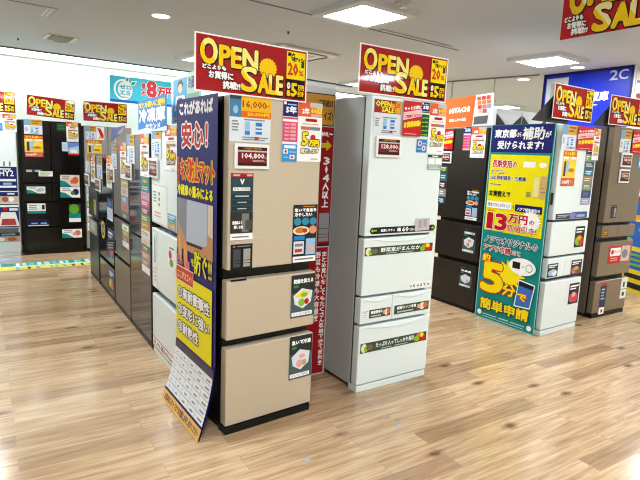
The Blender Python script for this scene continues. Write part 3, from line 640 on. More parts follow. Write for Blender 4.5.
s.text('分', .46, b(.285), .66, b(.385), (250, 222, 16), bold=.004, outline=(196, 30, 24), ow=.006); s.text('で', .70, b(.275), .84, b(.335), (250, 222, 16), bold=.003, outline=(196, 30, 24), ow=.005)
s.ell(.73, b(.575), .21, .042, 'white', 28); s.poly([(.70, b(.51)), (.76, b(.51)), (.70, b(.475))], 'white'); s.rects([(.58, b(.55), .70, b(.61))], (34, 28, 30)); s.rects([(.74, b(.57), .755, b(.585))], 'grey'); s.ell(.84, b(.575), .055, .020, (120, 190, 180)); s.ell(.84, b(.575), .042, .0155, 'white')
s.text('簡単申請', .10, b(.105), .90, b(.205), (244, 214, 20), bold=.004, outline=(30, 60, 40), ow=.006)
s.ell(.10, b(.06), .038, .0135, 'white'); s.ell(.93, b(.055), .038, .0135, 'white'); s.rects([(.16, b(.052), .40, b(.060)), (.44, b(.052), .60, b(.062)), (.63, b(.052), .86, b(.060)), (.16, b(.030), .85, b(.035))], (180, 225, 222))
s.build('subsidy_poster', TEAL, -.927, .002, .001, label='teal and yellow poster with big 13 and 5 on the side of a white refrigerator', cat='poster')

r2, _ = fridge(WF2, .570, .65, 1.800, [(0, 1.012, .57, 1.798, 'door'), (0, .700, .57, .992, 'drawer'), (0, .508, .268, .680, 'drawer'), (.273, .508, .57, .680, 'drawer'), (0, .050, .57, .474, 'drawer')],
               M_white, M_wside, M_wgap, 'white five-door refrigerator with the teal poster on its side', kick=M_white, bev=.012)
def st3(u0, v0, u1, v1, painter, **k): return sticker(WF2, r2, u0, v0, u1, v1, painter, **k)
st3(.03, 1.018, .525, 1.075, lambda s: (s.rect(0, 0, 1, .85, (46, 52, 66)), s.rect(.48, 0, 1, 1, (70, 84, 140)), s.ell(.52, .5, .1, .5, (120, 130, 190)), s.lines(.05, .2, .42, .7, 2, 'lgrey'), s.rects([(.65, .2, .92, .6)], (150, 170, 215))))
st3(.385, 1.132, .545, 1.70, p_tall, cols=[(40, 44, 54), (60, 66, 80), (150, 160, 160), (70, 90, 110), (60, 110, 120), (150, 130, 110), (120, 130, 140), (60, 70, 120), (150, 165, 205)])
st3(.368, .757, .522, .944, p_photo, bg=(28, 40, 44), a='lime', b=(205, 50, 40), c='gold')
st3(.0, .520, .155, .637, p_photo, bg=(36, 44, 70), a='ltblue', b='pale', c='lgrey'); st3(.365, .503, .540, .641, p_photo, bg=(30, 34, 60), a=(180, 130, 110), b=(120, 80, 60), c='tan'); st3(.380, .233, .543, .426, p_photo, bg=(26, 30, 44), a=(215, 70, 90), b=(205, 60, 90), c='rose')
box('handle_slot', WF2, -.004, 1.14, -.04, .004, 1.24, -.02, M_wgap, r2)
info_sheet(WF2, -.005, 1.600, .205, 1.800, 'information sheet on the white refrigerator right of the teal poster', 'gold')
red_card(WF2, .208, 1.605, .485, 1.800, 'red slanted-stripe card on the white refrigerator right of the teal poster')
s = Sheet(.205, .292, 'white'); p_yellow_offer(s); s.build('offer_card', WF2, .042, 1.300, .002, label='yellow and orange offer card on the white refrigerator right of the teal poster', cat='promotion card')
cash_card(WF2, .460, 1.525, .568, 1.795, 'narrow white card with yellow 5 on the white refrigerator right of the teal poster', n=.014)
open_sale(WF2, -.200, 1.835, .386, 2.105, 'OPEN SALE sign standing on the white refrigerator beside the teal poster')

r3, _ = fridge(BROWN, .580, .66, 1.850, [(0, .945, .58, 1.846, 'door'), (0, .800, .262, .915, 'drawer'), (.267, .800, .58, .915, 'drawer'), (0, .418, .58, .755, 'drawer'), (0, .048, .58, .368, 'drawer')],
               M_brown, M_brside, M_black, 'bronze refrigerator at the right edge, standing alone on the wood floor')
def st4(u0, v0, u1, v1, painter, **k): return sticker(BROWN, r3, u0, v0, u1, v1, painter, **k)
st4(.10, .990, .195, 1.112, p_twofridge); st4(.015, .82, .10, .87, lambda s: (s.rect(0, 0, 1, 1, (60, 52, 44)), s.rects([(.1, .2, .9, .4), (.1, .6, .9, .8)], 'gold')), name='control_label')
st4(.155, .535, .545, .710, lambda s: (s.rect(0, 0, 1, 1, (190, 36, 40)), s.rects([(.08, .42, .55, .88)], 'white'), s.ell(.17, .65, .06, .14, 'red'), s.text('ぴったり', .25, .55, .52, .76, 'red', bold=.0006), s.rects([(.58, .06, .98, .96)], (206, 190, 176)), s.ell(.75, .5, .14, .25, (120, 130, 140)), s.lines(.1, .12, .5, .36, 2, 'rose')))
st4(.098, .030, .205, .345, lambda s: (s.rect(0, 0, 1, 1, (44, 50, 80)), s.rect(0, .92, 1, 1, 'red'), s.lines(.2, .45, .8, .85, 4, 'ltblue'), s.rect(.1, 0, .95, .22, 'white'), s.rects([(.4, .05, .7, .15)], 'red')))
st4(.462, .152, .585-.012, .366, lambda s: (s.rect(0, 0, 1, 1, (226, 236, 230)), s.rects([(.3, .55, .6, .8), (.3, .12, .7, .3)], (50, 70, 60)), s.rects([(0, .44, 1, .47)], 'dgreen')))
info_sheet(BROWN, .105, 1.612, .292, 1.822, 'information sheet on the bronze refrigerator', 'gold')
red_card(BROWN, .300, 1.612, .520, 1.825, 'red slanted-stripe card on the bronze refrigerator')
price_tag(BROWN, .152, 1.476, .330, 1.608, 'upper of the two price displays on the bronze refrigerator', '168,000')
price_tag(BROWN, .152, 1.326, .325, 1.456, 'lower of the two price displays on the bronze refrigerator', '158,000')
s = Sheet(.10, .11, (90, 160, 220)); s.ell(.5, .5, .3, .35, 'white'); s.ell(.5, .5, .15, .2, 'blue'); s.build('leaflet', BROWN, .470, 1.470, .002, label='small blue leaflet on the right side of the bronze refrigerator door', cat='leaflet')
open_sale(BROWN, -.150, 1.852, .450, 2.115, 'OPEN SALE sign standing on the bronze refrigerator')

# black triangular gussets behind the two right-hand signs
def gusset(fr, u, z0, w, h, label):
    bm = bmesh.new(); pts = [(0, 0), (w+.2, 0), (w+.2, h), (w, h)]
    a = [bm.verts.new((x, y, 0)) for x, y in pts]; c = [bm.verts.new((x, y, -.01)) for x, y in pts]
    bm.faces.new(a); bm.faces.new(c[::-1])
    for i in range(4): bm.faces.new((a[i], c[i], c[(i+1) % 4], a[(i+1) % 4]))
    tag(mesh_obj('black_gusset', bm, [mat((24, 26, 26), .6)], fr @ Matrix.Translation((u, z0, 0))), label, 'sign support', None)
gusset(WF2 @ Matrix.Translation((0, 0, -.012)), -.42, 1.803, .30, .24, 'black triangular gusset left of the sale sign near the teal poster')
gusset(BROWN @ Matrix.Translation((0, 0, -.012)), -.33, 1.835, .24, .20, 'black triangular gusset left of the sale sign on the bronze refrigerator')
# further appliances of the second island that carry the cartons
def carton(x0, x1, y0, y1, z0, z1, label):
    M = Matrix.Translation(((x0+x1)/2, (y0+y1)/2, z0)); rt = empty('display_carton', M, label, 'carton', 'white cartons on top of the second island')
    wbox('carton_body', x0, y0, z0, x1, y1, z1, mat((236, 240, 244), .5), rt, .002)
    F = frame((x0+x1)/2, y0, 0); w = x1-x0; h = z1-z0
    slanted('dark_corner', [(-w/2, 0), (-w*.06, 0), (-w/2, h*.72)], .001, .003, mat((22, 24, 24), .6), rt, F @ Matrix.Translation((0, z0, 0)))
    slanted('dark_corner', [(w/2, 0), (w/2, h*.72), (w*.06, 0)], .001, .003, mat((22, 24, 24), .6), rt, F @ Matrix.Translation((0, z0, 0)))
    slanted('front_flap', [(-w*.47, h*.70), (w*.47, h*.70), (w*.04, 0), (-w*.04, 0)], .002, .006, mat((250, 250, 250), .5), rt, F @ Matrix.Translation((0, z0, 0)))
wbox('island_cabinet', 3.66, 1.25, 0, 4.66, 1.95, 1.86, mat((150, 150, 150), .5)); tag(bpy.data.objects['island_cabinet'], 'grey storage block behind the white and bronze end refrigerators', 'cabinet')
carton(3.75, 4.17, 1.55, 1.92, 1.861, 2.05, 'white carton with a folded front flap behind the HITACHI sign')
carton(4.19, 4.62, 1.55, 1.92, 1.861, 2.05, 'white carton half hidden by the sale sign near the teal poster')

# --- back group
rf, _ = fridge(BACK, .755, .68, 1.762, [(.03, .955, .365, 1.758, 'door'), (.372, .955, .725, 1.758, 'door'), (.03, .710, .365, .935, 'drawer'), (.372, .710, .725, .935, 'drawer'), (.03, .375, .725, .690, 'drawer'), (.03, .045, .725, .355, 'drawer')],
               M_blackgl, M_black, M_black, 'wide black six-door refrigerator against the back wall', u0=-.600)
def st5(u0, v0, u1, v1, painter, **k): return sticker(BACK, rf, u0, v0, u1, v1, painter, **k)
st5(-.137, .905, .100, 1.062, p_wide, bg=(226, 214, 200), a=(225, 90, 50), b=(205, 110, 80)); st5(-.140, .757, .102, .898, p_wide, a=(40, 30, 90), b='green'); st5(-.110, .560, -.03, .655, p_rows, bg='dgrey', c='lgrey', head='dgrey', n=3)
st5(-.045, .422, .103, .670, lambda s: (s.rect(0, 0, 1, .45, 'white'), s.rect(0, .22, 1, .48, 'teal'), s.ell(.45, .72, .42, .27, (100, 170, 50))), base='dgrey'); st5(-.137, .205, .110, .325, p_wide, bg='white', a=(205, 130, 110), b='rose')
st5(-.535, .815, -.320, .905, p_wide, a='lgrey', b='ltblue'); st5(-.537, .550, -.325, .683, lambda s: (s.rect(0, 0, 1, 1, 'white'), s.rect(0, 0, 1, .25, 'teal'), s.lines(.08, .35, .6, .9, 3, 'grey'), s.rects([(.8, .4, .95, .85)], 'black')))
st5(-.536, .385, -.293, .468, lambda s: (s.rect(0, 0, 1, 1, (26, 24, 90)), s.rect(0, 0, 1, .12, 'white'), s.rects([(.15, .3, .45, .5), (.6, .3, .9, .5)], 'ltblue'))); st5(-.541, 1.150, -.417, 1.200, p_rows, bg='white', c='lime', head='white', n=2)
st5(-.53, 1.09, -.35, 1.13, lambda s: (s.rect(0, 0, 1, 1, (60, 58, 58)), s.rects([(0, .1, .35, .8), (.55, .2, .9, .8)], 'lgrey')))
info_sheet(BACK, -.534, 1.578, -.325, 1.765, 'information sheet on the left door of the wide black refrigerator', 'gold')
s = Sheet(.212, .275, 'white'); p_yellow_offer(s); s.build('offer_card', BACK, -.536, 1.288, .002, label='orange and yellow offer card on the left door of the wide black refrigerator', cat='promotion card')
cash_card(BACK, -.042, 1.505, .104, 1.765, 'orange-topped white card on the right door of the wide black refrigerator')
s = Sheet(.11, .10, 'dgreen'); s.lines(.1, .2, .9, .8, 3, 'green'); s.build('leaflet', BACK, -.155, 1.640, .002, label='dark green leaflet on the wide black refrigerator', cat='leaflet')
s = Sheet(.130, .170, (170, 200, 236)); s.poly([(0, .55), (1, .75), (1, 1), (0, 1)], (110, 140, 215)); s.rects([(0, 0, 1, .14)], 'red'); s.rects([(.2, .2, .8, .45)], 'white'); s.build('leaflet', BACK, -.025, 1.325, .002, label='blue and white leaflet with red foot on the wide black refrigerator', cat='leaflet')
s = Sheet(.070, .12, (205, 222, 240)); s.lines(.1, .2, .9, .8, 3, 'ltblue'); s.build('leaflet', BACK, -.102, 1.375, .002, label='tiny pale blue leaflet on the wide black refrigerator', cat='leaflet')
open_sale(BACK, -.507, 1.797, .063, 2.060, 'tilted OPEN SALE sign standing on the wide black refrigerator', rot=-3.5)
rg, _ = fridge(BACK, .62, .66, 1.735, [(0, .955, .30, 1.731, 'door'), (.306, .955, .62, 1.731, 'door'), (0, .52, .62, .94, 'drawer'), (0, .045, .62, .505, 'drawer')], M_lgrey, M_lgrey, M_black,
               'light grey refrigerator in the back corner right of the wide black one', u0=.175)
sticker(BACK, rg, .185, .30, .245, 1.02, p_tall, cols=['white', 'lgrey', 'pale', 'lime', 'white', 'lgrey', 'white'])
info_sheet(BACK, .192, 1.545, .330, 1.722, 'information sheet on the light grey back refrigerator', 'gold')
s = Sheet(.10, .17, 'white'); s.poly([(.1, .1), (.9, .1), (.9, .5)], 'gold'); s.poly([(.1, .9), (.5, .9), (.9, .4), (.9, .1), (.5, .3)], 'red'); s.build('leaflet', BACK, .332, 1.548, .002, label='white leaflet with a red swoosh on the light grey back refrigerator', cat='leaflet')
s = Sheet(.19, .22, 'white'); p_yellow_offer(s); s.build('offer_card', BACK, .205, 1.310, .002, label='yellow offer card on the light grey back refrigerator', cat='promotion card')
price_tag(BACK, .215, 1.03, .30, 1.15, 'small price display on the light grey back refrigerator', None)
open_sale(BACK, .163, 1.785, .738, 2.055, 'OPEN SALE sign standing on the light grey back refrigerator')

rh, _ = fridge(BACK, .60, .66, 1.76, [(0, .86, .6, 1.755, 'door'), (0, .68, .6, .845, 'drawer'), (0, .36, .6, .665, 'drawer'), (0, .045, .6, .345, 'drawer')], M_white, M_wside, M_wgap,
               'white refrigerator cut by the left edge with navy HY2 poster', u0=-1.235, kick=M_white)
def st6(u0, v0, u1, v1, painter, **k): return sticker(BACK, rh, u0, v0, u1, v1, painter, **k)
st6(-.90, .86, -.638, 1.23, lambda s: (s.rect(0, .0, 1, .80, (26, 36, 116)), s.text('HY2', .26, .48, .86, .68, 'white', bold=.002), s.rects([(.3, .70, .75, .74), (.0, .30, .95, .38), (.0, .08, .95, .15)], 'white'), s.rects([(.20, .82, .28, .98), (.44, .82, .52, .98), (.68, .82, .76, .98)], (110, 140, 190)), s.rects([(.4, .18, .75, .25)], 'ltblue')), name='poster_sticker')
st6(-.90, .700, -.636, .835, lambda s: (s.rect(0, 0, 1, 1, (206, 190, 170)), s.rect(0, .6, 1, 1, (30, 40, 110)), s.ell(.7, .3, .12, .25, 'white'), s.ell(.45, .3, .14, .25, (190, 90, 70)), s.rects([(.55, .75, .85, .9)], 'pale')))
st6(-.90, .38, -.636, .64, lambda s: (s.rect(0, 0, 1, 1, (34, 44, 120)), s.poly([(.12, .05), (1, .05), (.85, .75), (.25, .75)], 'white'), s.poly([(.22, .10), (.88, .10), (.82, .42), (.28, .42)], (190, 70, 70)), s.ell(.42, .9, .1, .1, 'red'), s.rects([(.6, .82, .95, .95)], 'pale')))
box('sample_tray', BACK, -.885, .315, .002, -.655, .375, .07, mat((96, 98, 98), .4), rh, .006)
st6(-.90, .185, -.625-.012, .340-.03, lambda s: (s.rect(0, 0, 1, 1, (206, 176, 150)), s.rect(0, .62, 1, 1, (40, 46, 100)), s.rects([(.2, .72, .8, .88)], 'ltblue'), s.ell(.65, .3, .2, .2, (190, 110, 60)), s.ell(.2, .3, .15, .2, 'white')))
cash_card(BACK, -.765, 1.595, -.615, 1.812, 'orange-topped white card at the far left edge on the HY2 refrigerator')
s = Sheet(.045, .09, 'blue'); s.lines(.1, .2, .9, .8, 2, 'ltblue'); s.build('leaflet', BACK, -.815, 1.605, .002, label='small blue leaflet on the HY2 refrigerator at the left edge', cat='leaflet')
open_sale(BACK, -1.200, 1.822, -.612, 2.088, 'OPEN SALE sign cut off by the left picture edge')

# floor sticker strip in front of the back group
s = Sheet(2.3, .40, (222, 232, 228), .0012)
s.rect(0, .52, 1, 1, (50, 165, 150)); s.rect(0, 0, 1, .38, (238, 222, 50))
s.up(); random.seed(3)
x = 0
while x < 1:
    w = .012+.03*random.random(); s.rect(x, .54, min(x+w*.6, 1), .94, random.choice([(206, 226, 220), (120, 200, 190), (236, 240, 238), (40, 140, 130)]), True); x += w
s.up(); x = 0
while x < 1:
    w = .02+.035*random.random(); s.rect(x, .04, min(x+w*.35, 1), .34, random.choice([(60, 70, 60), (230, 230, 200), (90, 180, 200), (250, 240, 120)]), True); x += w
FL = Matrix(((1, 0, 0, 0), (0, 1, 0, 0), (0, 0, 1, 0), (0, 0, 0, 1)))
o = s.build('floor_decal', FL, -2.2, 4.52, .0005, label='teal and yellow printed strip on the floor before the back refrigerators', cat='floor decal')
s = Sheet(1.2, .26, (150, 170, 196), .001); s.lines(.02, .1, .98, .9, 3, (206, 216, 226)); s.build('floor_decal', FL, -1.85, 5.06, .0005, label='grey-blue printed floor strip below the HY2 refrigerator', cat='floor decal')

for x_, y_, lb in ((.88, -.385, 'small pale blue tape mark on the planks in front of the white 60cm refrigerator'), (.26, -.43, 'small pale blue tape mark on the planks in front of the champagne refrigerator')):
    s = Sheet(.035, .028, (170, 190, 205), .0006); s.build('floor_marker', FL, x_, y_, .0004, label=lb, cat='floor marker')
# peach banner on the back wall
s = Sheet(1.55, .40, (58, 196, 222), .004)
s.rect(0, 0, 1, .10, (40, 90, 190)); 
s.ell(.135, .50, .095, .40, 'white', 28); s.ell(.135, .50, .078, .33, (58, 196, 222), 28); s.ell(.155, .50, .075, .32, (225, 244, 246), 28)
s.poly([(.15, .84), (.16, .98), (.20, 1.0), (.19, .82)], 'white'); s.poly([(.20, .70), (.22, .86), (.275, .88), (.25, .68)], 'white'); s.poly([(.208, .71), (.225, .83), (.265, .85), (.246, .70)], (40, 160, 140)); s.poly([(.158, .85), (.166, .95), (.192, .97), (.184, .83)], (40, 160, 140))
s.text('ゼロ', .10, .52, .215, .68, (70, 170, 190), bold=.004); s.text('エミ', .10, .30, .205, .46, (70, 170, 190), bold=.004); s.rects([(.105, .20, .19, .23)], (120, 190, 200))
s.text('最', .325, .62, .365, .82, (205, 50, 70), bold=.004, outline='white', ow=.006); s.text('大', .325, .34, .365, .54, (205, 50, 70), bold=.004, outline='white', ow=.006); s.text('8', .385, .34, .475, .92, (214, 30, 44), bold=.016, outline='white', ow=.010, res=3); s.text('万円', .50, .36, .66, .74, (214, 30, 44), bold=.008, outline='white', ow=.008)
s.rect(.68, .12, .99, .95, (206, 236, 240))
PE = frame(.66, 6.50, 7)
s.build('wall_banner', PE, .06, 2.155, .0, label='cyan banner with a white peach outline and red 8 on the back wall', cat='banner')

# hanging sign, top right
s = Sheet(.84, .40, (190, 22, 30), .003, .09)
kw = dict(bold=.011, outline='black', ow=.006, res=3, shadow=('black', .005, -.005), two=(252, 242, 170)); Y = (250, 205, 22)
s.star(.70, .62, .09, .17, 18, Y, .88)
s.text('O', .065, .40, .195, .92, Y, **kw); s.text('PEN', .225, .50, .60, .90, Y, **kw); s.text('S', .285, .055, .415, .46, Y, **kw); s.text('ALE', .44, .06, .74, .40, Y, **kw)
w = dict(bold=.0024, outline='black', ow=.004)
s.text('どこよりも', .03, .28, .19, .36, 'white', **w); s.text('お買得に', .06, .16, .22, .26, 'white', **w); s.text('挑戦!!', .10, .05, .24, .15, 'white', **w)
s.rect(.79, .42, .975, .94, 'yellow'); s.rect(.79, .06, .975, .41, 'black', True); s.text('20', .81, .50, .90, .72, (205, 70, 20), bold=.004); s.text('5', .84, .10, .90, .34, Y, bold=.004)
s.build('hanging_sale_sign', frame(2.5, 0, -90), .0, 2.340, 0, label='large OPEN SALE sign hanging from the ceiling at the upper right', cat='sign')
hs = bpy.data.objects['hanging_sale_sign']
for k in (.08, .76): box('cord', frame(2.5, 0, -90), k, 2.735, -.003, k+.003, CZ, .0, mat((200, 200, 200)), hs)

# right-edge display
s = Sheet(.55, 1.36, (42, 104, 200), .02)
s.rects([(0, 0, 1, .20)], (238, 214, 40)); s.rects([(0, .36, 1, .40), (0, .62, 1, .66)], (238, 222, 60)); s.rects([(.05, .03, .95, .08), (.05, .12, .8, .16)], 'black')
for i in range(10): s.ell(.08+.16*(i % 3)+.4*(i % 2), .45+.052*i, .10, .022, random.choice(['white', 'lime', 'gold', 'ltblue', 'pink']))
s.lines(.1, .22, .9, .35, 3, 'lime'); s.rects([(0, .84, .6, .92)], 'white'); s.rects([(.0, .80, .4, .83)], 'red')
s.build('product_display', frame(5.62, .95, -112), 0, 0, 0, label='blue and yellow display panel at the right picture edge beyond the bronze refrigerator', cat='display')

# ------------------------------------------------------------------ the room
CZ = 2.8
wm = mat((216, 226, 220), .7); cm = mat((188, 197, 207), .8)
bm = bmesh.new(); bmbox(bm, -4, -6.6, -.1, 12, 9.2, 0); o = mesh_obj('floor', bm, [floor_material()], Matrix.Identity(4)); o['kind'] = 'structure'
wbox('ceiling', -4, -6.6, CZ, 12, 9.2, CZ+.1, cm, kind='structure')
wbox('wall_left', -4.1, -6.6, 0, -4, 9.2, CZ, wm, kind='structure')
wbox('wall_right', 12, -6.6, 0, 12.1, 9.2, CZ, wm, kind='structure')
wbox('wall_front', -4, -6.7, 0, 12, -6.6, CZ, wm, kind='structure')
BW = frame(0, 7.30, 5.5)
o = box('wall_back', BW, -4.3, 0, -.1, 12.6, CZ, 0, wm); o['kind'] = 'structure'
o = box('trim_1', BW, -4.1, CZ-.03, 0, 12.0, CZ, .05, mat((200, 206, 204), .6)); o['kind'] = 'structure'
# long wall-wash light along the back wall
M = BW @ Matrix.Translation((1.5, CZ, .4)); rt = empty('strip_light', M, 'long white strip light running along the top of the back wall', 'ceiling light')
box('diffuser', BW, -3.9, CZ-.012, .08, 9.5, CZ-.002, .62, mat((255, 255, 252), .5, emit=9.0), rt)  # right-hand run lengthened to brighten the wall beyond the glass
box('edge_trim', BW, -3.9, CZ-.02, .62, 9.5, CZ, .66, mat((120, 120, 124), .5), rt)
# shadow gap and rail in the ceiling
TR = frame(0, 2.03, 5.5)
o = box('trim_2', TR, -3.9, CZ-.004, -.012, 4.0, CZ+.001, .012, mat((96, 96, 98), .6)); o['kind'] = 'structure'
box('lighting_rail', TR, 2.62, CZ-.012, .06, 3.78, CZ-.002, .10, mat((170, 172, 174), .4)); tag(bpy.data.objects['lighting_rail'], 'thin grey rail on the ceiling above the white 60cm refrigerator', 'rail')

def panel_light(x, y, label, power=1.0, ang=6.):
    M = Matrix.Translation((x, y, CZ)) @ Matrix.Rotation(R(ang), 4, 'Z')
    rt = empty('ceiling_light', M, label, 'ceiling light', 'square ceiling lights')
    bm = bmesh.new()
    # tapered housing ring
    def ring(h, z): return [bm.verts.new((sx*h, sy*h, z)) for sx, sy in ((-1, -1), (1, -1), (1, 1), (-1, 1))]
    a = ring(.365, 0); b_ = ring(.350, -.042); c = ring(.283, -.048); d_ = ring(.275, -.040)
    for p, q_ in ((a, b_), (b_, c), (c, d_)):
        for i in range(4): bm.faces.new((p[i], p[(i+1) % 4], q_[(i+1) % 4], q_[i]))
    mesh_obj('housing', bm, [mat((196, 200, 208), .5)], M, rt)
    bm = bmesh.new(); bmbox(bm, -.276, -.276, -.044, .276, .276, -.038)
    mesh_obj('diffuser', bm, [mat((255, 255, 255), .5, emit=PANEL_E)], M, rt)
    bm = bmesh.new(); bmbox(bm, -.276, .090, -.047, .276, .095, -.043); mesh_obj('divider', bm, [mat((190, 194, 200), .5)], M, rt)
    bm = bmesh.new(); bmbox(bm, -.276, -.095, -.047, .276, -.090, -.043); mesh_obj('divider', bm, [mat((190, 194, 200), .5)], M, rt)
    L = bpy.data.lights.new('panel_lamp', 'AREA'); L.shape = 'SQUARE'; L.size = .54; L.energy = 62*power; L.color = (.945, .985, 1)
    lo = bpy.data.objects.new('lamp', L); place(lo, M @ Matrix.Translation((0, 0, -.058)), rt)
PANEL_E = 16
LI = [(0, 0, 'large square ceiling light above the gap between the two sale signs'), (1, 0, 'square ceiling light to the left of the blue column'), (-1, 1, 'square ceiling light cut by the upper left edge'),
      (0, 1, 'square ceiling light behind the first sale sign'), (1, 1, 'square ceiling light behind the second sale sign'), (2, 1, 'square ceiling light beyond the glass partition'),
      (2, 0, 'square ceiling light behind the blue column'), (-1, 0, None), (-1, -1, None), (0, -1, None), (1, -1, None), (2, -1, None), (-1, -2, None), (0, -2, None), (1, -2, None), (2, -2, None)]
for i, j, lab in LI:
    x = 2.2+i*3.15*.9945-j*3.36*.105; y = 1.92+i*3.15*.105+j*3.36*.9945
    if y < -6.0: continue
    if (i, j) == (1, -2): x, y = 4.75, -4.4
    if (i, j) == (0, -2): x, y = 1.5, -4.9
    if (i, j) == (0, 0): x, y = 2.08, 1.77
    if (i, j) == (1, 0): x, y = 5.17, 2.01
    panel_light(x, y, lab or 'square ceiling light over the aisle behind the viewpoint')

for q_ in ((9.9, 3.1), (9.5, 6.2), (10.2, -.2)): panel_light(*q_, 'added square ceiling light brightening the far hall beyond the glass partition')  # extra panels, added to brighten the dim area seen through the glass
panel_light(6.5, .55, 'square ceiling light over the aisle behind the viewpoint')
def disc_bm(r, z0, z1, n=24):
    bm = bmesh.new(); a = [bm.verts.new((r*math.cos(2*math.pi*i/n), r*math.sin(2*math.pi*i/n), z0)) for i in range(n)]; c = [bm.verts.new((v.co.x, v.co.y, z1)) for v in a]
    bm.faces.new(a[::-1]); bm.faces.new(c)
    for i in range(n): bm.faces.new((a[i], a[(i+1) % n], c[(i+1) % n], c[i]))
    return bm
def downlight(x, y, label, r=.075):
    M = Matrix.Translation((x, y, CZ)); rt = empty('downlight', M, label, 'downlight', 'round ceiling downlights')
    mesh_obj('bezel', disc_bm(r*1.15, -.006, 0), [mat((225, 225, 225), .4)], M, rt); mesh_obj('lens', disc_bm(r, -.009, -.006), [mat((255, 255, 250), .4, emit=6)], M, rt)
downlight(.61, 3.26, 'round downlight in the empty ceiling above the left row', .085)
downlight(5.96, 2.10, 'round downlight next to the blue column', .085); downlight(6.4, 3.3, 'round downlight just before the glass partition', .09); downlight(5.2, 4.4, 'faint round downlight above the HITACHI sign', .07)
# detector, sprinkler
M = Matrix.Translation((2.16, 1.32, CZ)); rt = empty('smoke_detector', M, 'round smoke detector beside the large square ceiling light', 'detector')
mesh_obj('base', disc_bm(.075, -.015, 0), [mat((190, 192, 190), .5)], M, rt); mesh_obj('sensor', disc_bm(.035, -.045, -.015), [mat((205, 207, 205), .5)], M, rt)
M = Matrix.Translation((1.93, 2.98, CZ)); rt = empty('sprinkler', M, 'tiny dark sprinkler head on the ceiling between the sale signs', 'sprinkler')
mesh_obj('plate', disc_bm(.022, -.004, 0), [mat((150, 150, 150), .4)], M, rt); mesh_obj('nozzle', disc_bm(.010, -.03, -.004), [mat((60, 60, 60), .4)], M, rt)
M = Matrix.Translation((-.534, 5.761, CZ)); rt = empty('sprinkler', M, 'tiny sprinkler head near the upper left ceiling light', 'sprinkler')
mesh_obj('plate', disc_bm(.04, -.004, 0), [mat((225, 225, 220), .4)], M, rt); mesh_obj('nozzle', disc_bm(.012, -.03, -.004), [mat((90, 90, 90), .4)], M, rt)
# vent by the cove
M = Matrix.Translation((-.09, 5.32, CZ)) @ Matrix.Rotation(R(5), 4, 'Z'); rt = empty('ceiling_vent', M, 'slatted rectangular vent in the ceiling at upper left', 'vent')
bm = bmesh.new(); bmbox(bm, -.18, -.19, -.012, .18, .19, 0, .003); mesh_obj('vent_frame', bm, [mat((214, 214, 206), .5)], M, rt)
bm = bmesh.new(); bmbox(bm, -.125, -.17, -.016, .125, .17, -.011); mesh_obj('grille', bm, [mat((108, 110, 104), .6)], M, rt)
for i in range(6):
    bm = bmesh.new(); bmbox(bm, -.125, -.15+i*.055, -.022, .125, -.135+i*.055, -.014); mesh_obj('slat', bm, [mat((176, 178, 170), .5)], M, rt)
M = Matrix.Translation((-.06, 5.62, CZ)); rt = empty('emergency_light', M, 'small twin-lens emergency lamp beside the slatted vent', 'emergency light')
bm = bmesh.new(); bmbox(bm, -.07, -.02, -.02, .07, .02, 0, .004); mesh_obj('casing', bm, [mat((205, 205, 200), .5)], M, rt)
for sx in (-.05, .05): mesh_obj('lens', disc_bm(.014, -.026, -.020, 12), [mat((250, 250, 240), .3)], M @ Matrix.Translation((sx, 0, 0)), rt)
# access hatch
M = Matrix.Translation((-.95, 3.93, CZ)) @ Matrix.Rotation(R(4), 4, 'Z'); rt = empty('access_hatch', M, 'flush access hatch outline in the upper left of the ceiling', 'hatch')
bm = bmesh.new(); bmbox(bm, -.65, -.27, -.003, .65, .27, 0); mesh_obj('hatch_frame', bm, [mat((120, 120, 120), .6)], M, rt)
bm = bmesh.new(); bmbox(bm, -.643, -.263, -.006, .643, .263, -.002); mesh_obj('hatch_panel', bm, [cm], M, rt)
for k in (.56, .60): 
    bm = bmesh.new(); bmbox(bm, k, -.22, -.008, k+.012, .18, -.005); mesh_obj('latch', bm, [mat((235, 235, 235), .5)], M, rt)
# cassette air conditioner
M = Matrix.Translation((2.58, 4.10, CZ)) @ Matrix.Rotation(R(7), 4, 'Z'); rt = empty('air_conditioner', M, 'ceiling cassette air conditioner partly hidden by the first sale sign', 'air conditioner')
bm = bmesh.new(); bmbox(bm, -.47, -.47, -.035, .47, .47, 0, .01); mesh_obj('panel', bm, [mat((214, 216, 216), .5)], M, rt)
bm = bmesh.new(); bmbox(bm, -.24, -.24, -.04, .24, .24, -.034); mesh_obj('grille', bm, [mat((186, 188, 188), .6)], M, rt)
for x0, y0, x1, y1 in ((-.32, -.41, .32, -.35), (-.32, .35, .32, .41), (-.41, -.32, -.35, .32), (.35, -.32, .41, .32)):
    bm = bmesh.new(); bmbox(bm, x0, y0, -.038, x1, y1, -.033); mesh_obj('air_slot', bm, [mat((20, 20, 20), .6)], M, rt)

# blue column with its signs
blue_m = mat((24, 44, 200), .35)
wbox('column_core', 6.27, 1.49, 0, 7.5, 2.82, CZ, mat((228, 230, 232), .6)); bpy.data.objects['column_core'].name = 'trim_3'; bpy.data.objects['trim_3']['kind'] = 'structure'
CF = frame(6.27, 0, -90)
s = Sheet(1.33, 1.0, (28, 50, 205), .02, .35)
def cx(y): return (2.82-y)/1.33
def cz(z): return (z-(CZ-1.0))/1.0
s.rects([(0, .965, 1, 1), (0, 0, .03, 1)], (16, 20, 96)); s.rects([(.045, 0, .31, .93)], (214, 222, 230)); s.rects([(.10, .2, .26, .86)], (176, 190, 200)); s.rects([(.13, .3, .24, .8)], (206, 170, 130))
s.text('2', cx(1.80), cz(2.63), cx(1.695), cz(2.755), (205, 212, 235), bold=.003, res=3); s.text('C', cx(1.675), cz(2.63), cx(1.555), cz(2.755), (205, 212, 235), bold=.003, res=3)
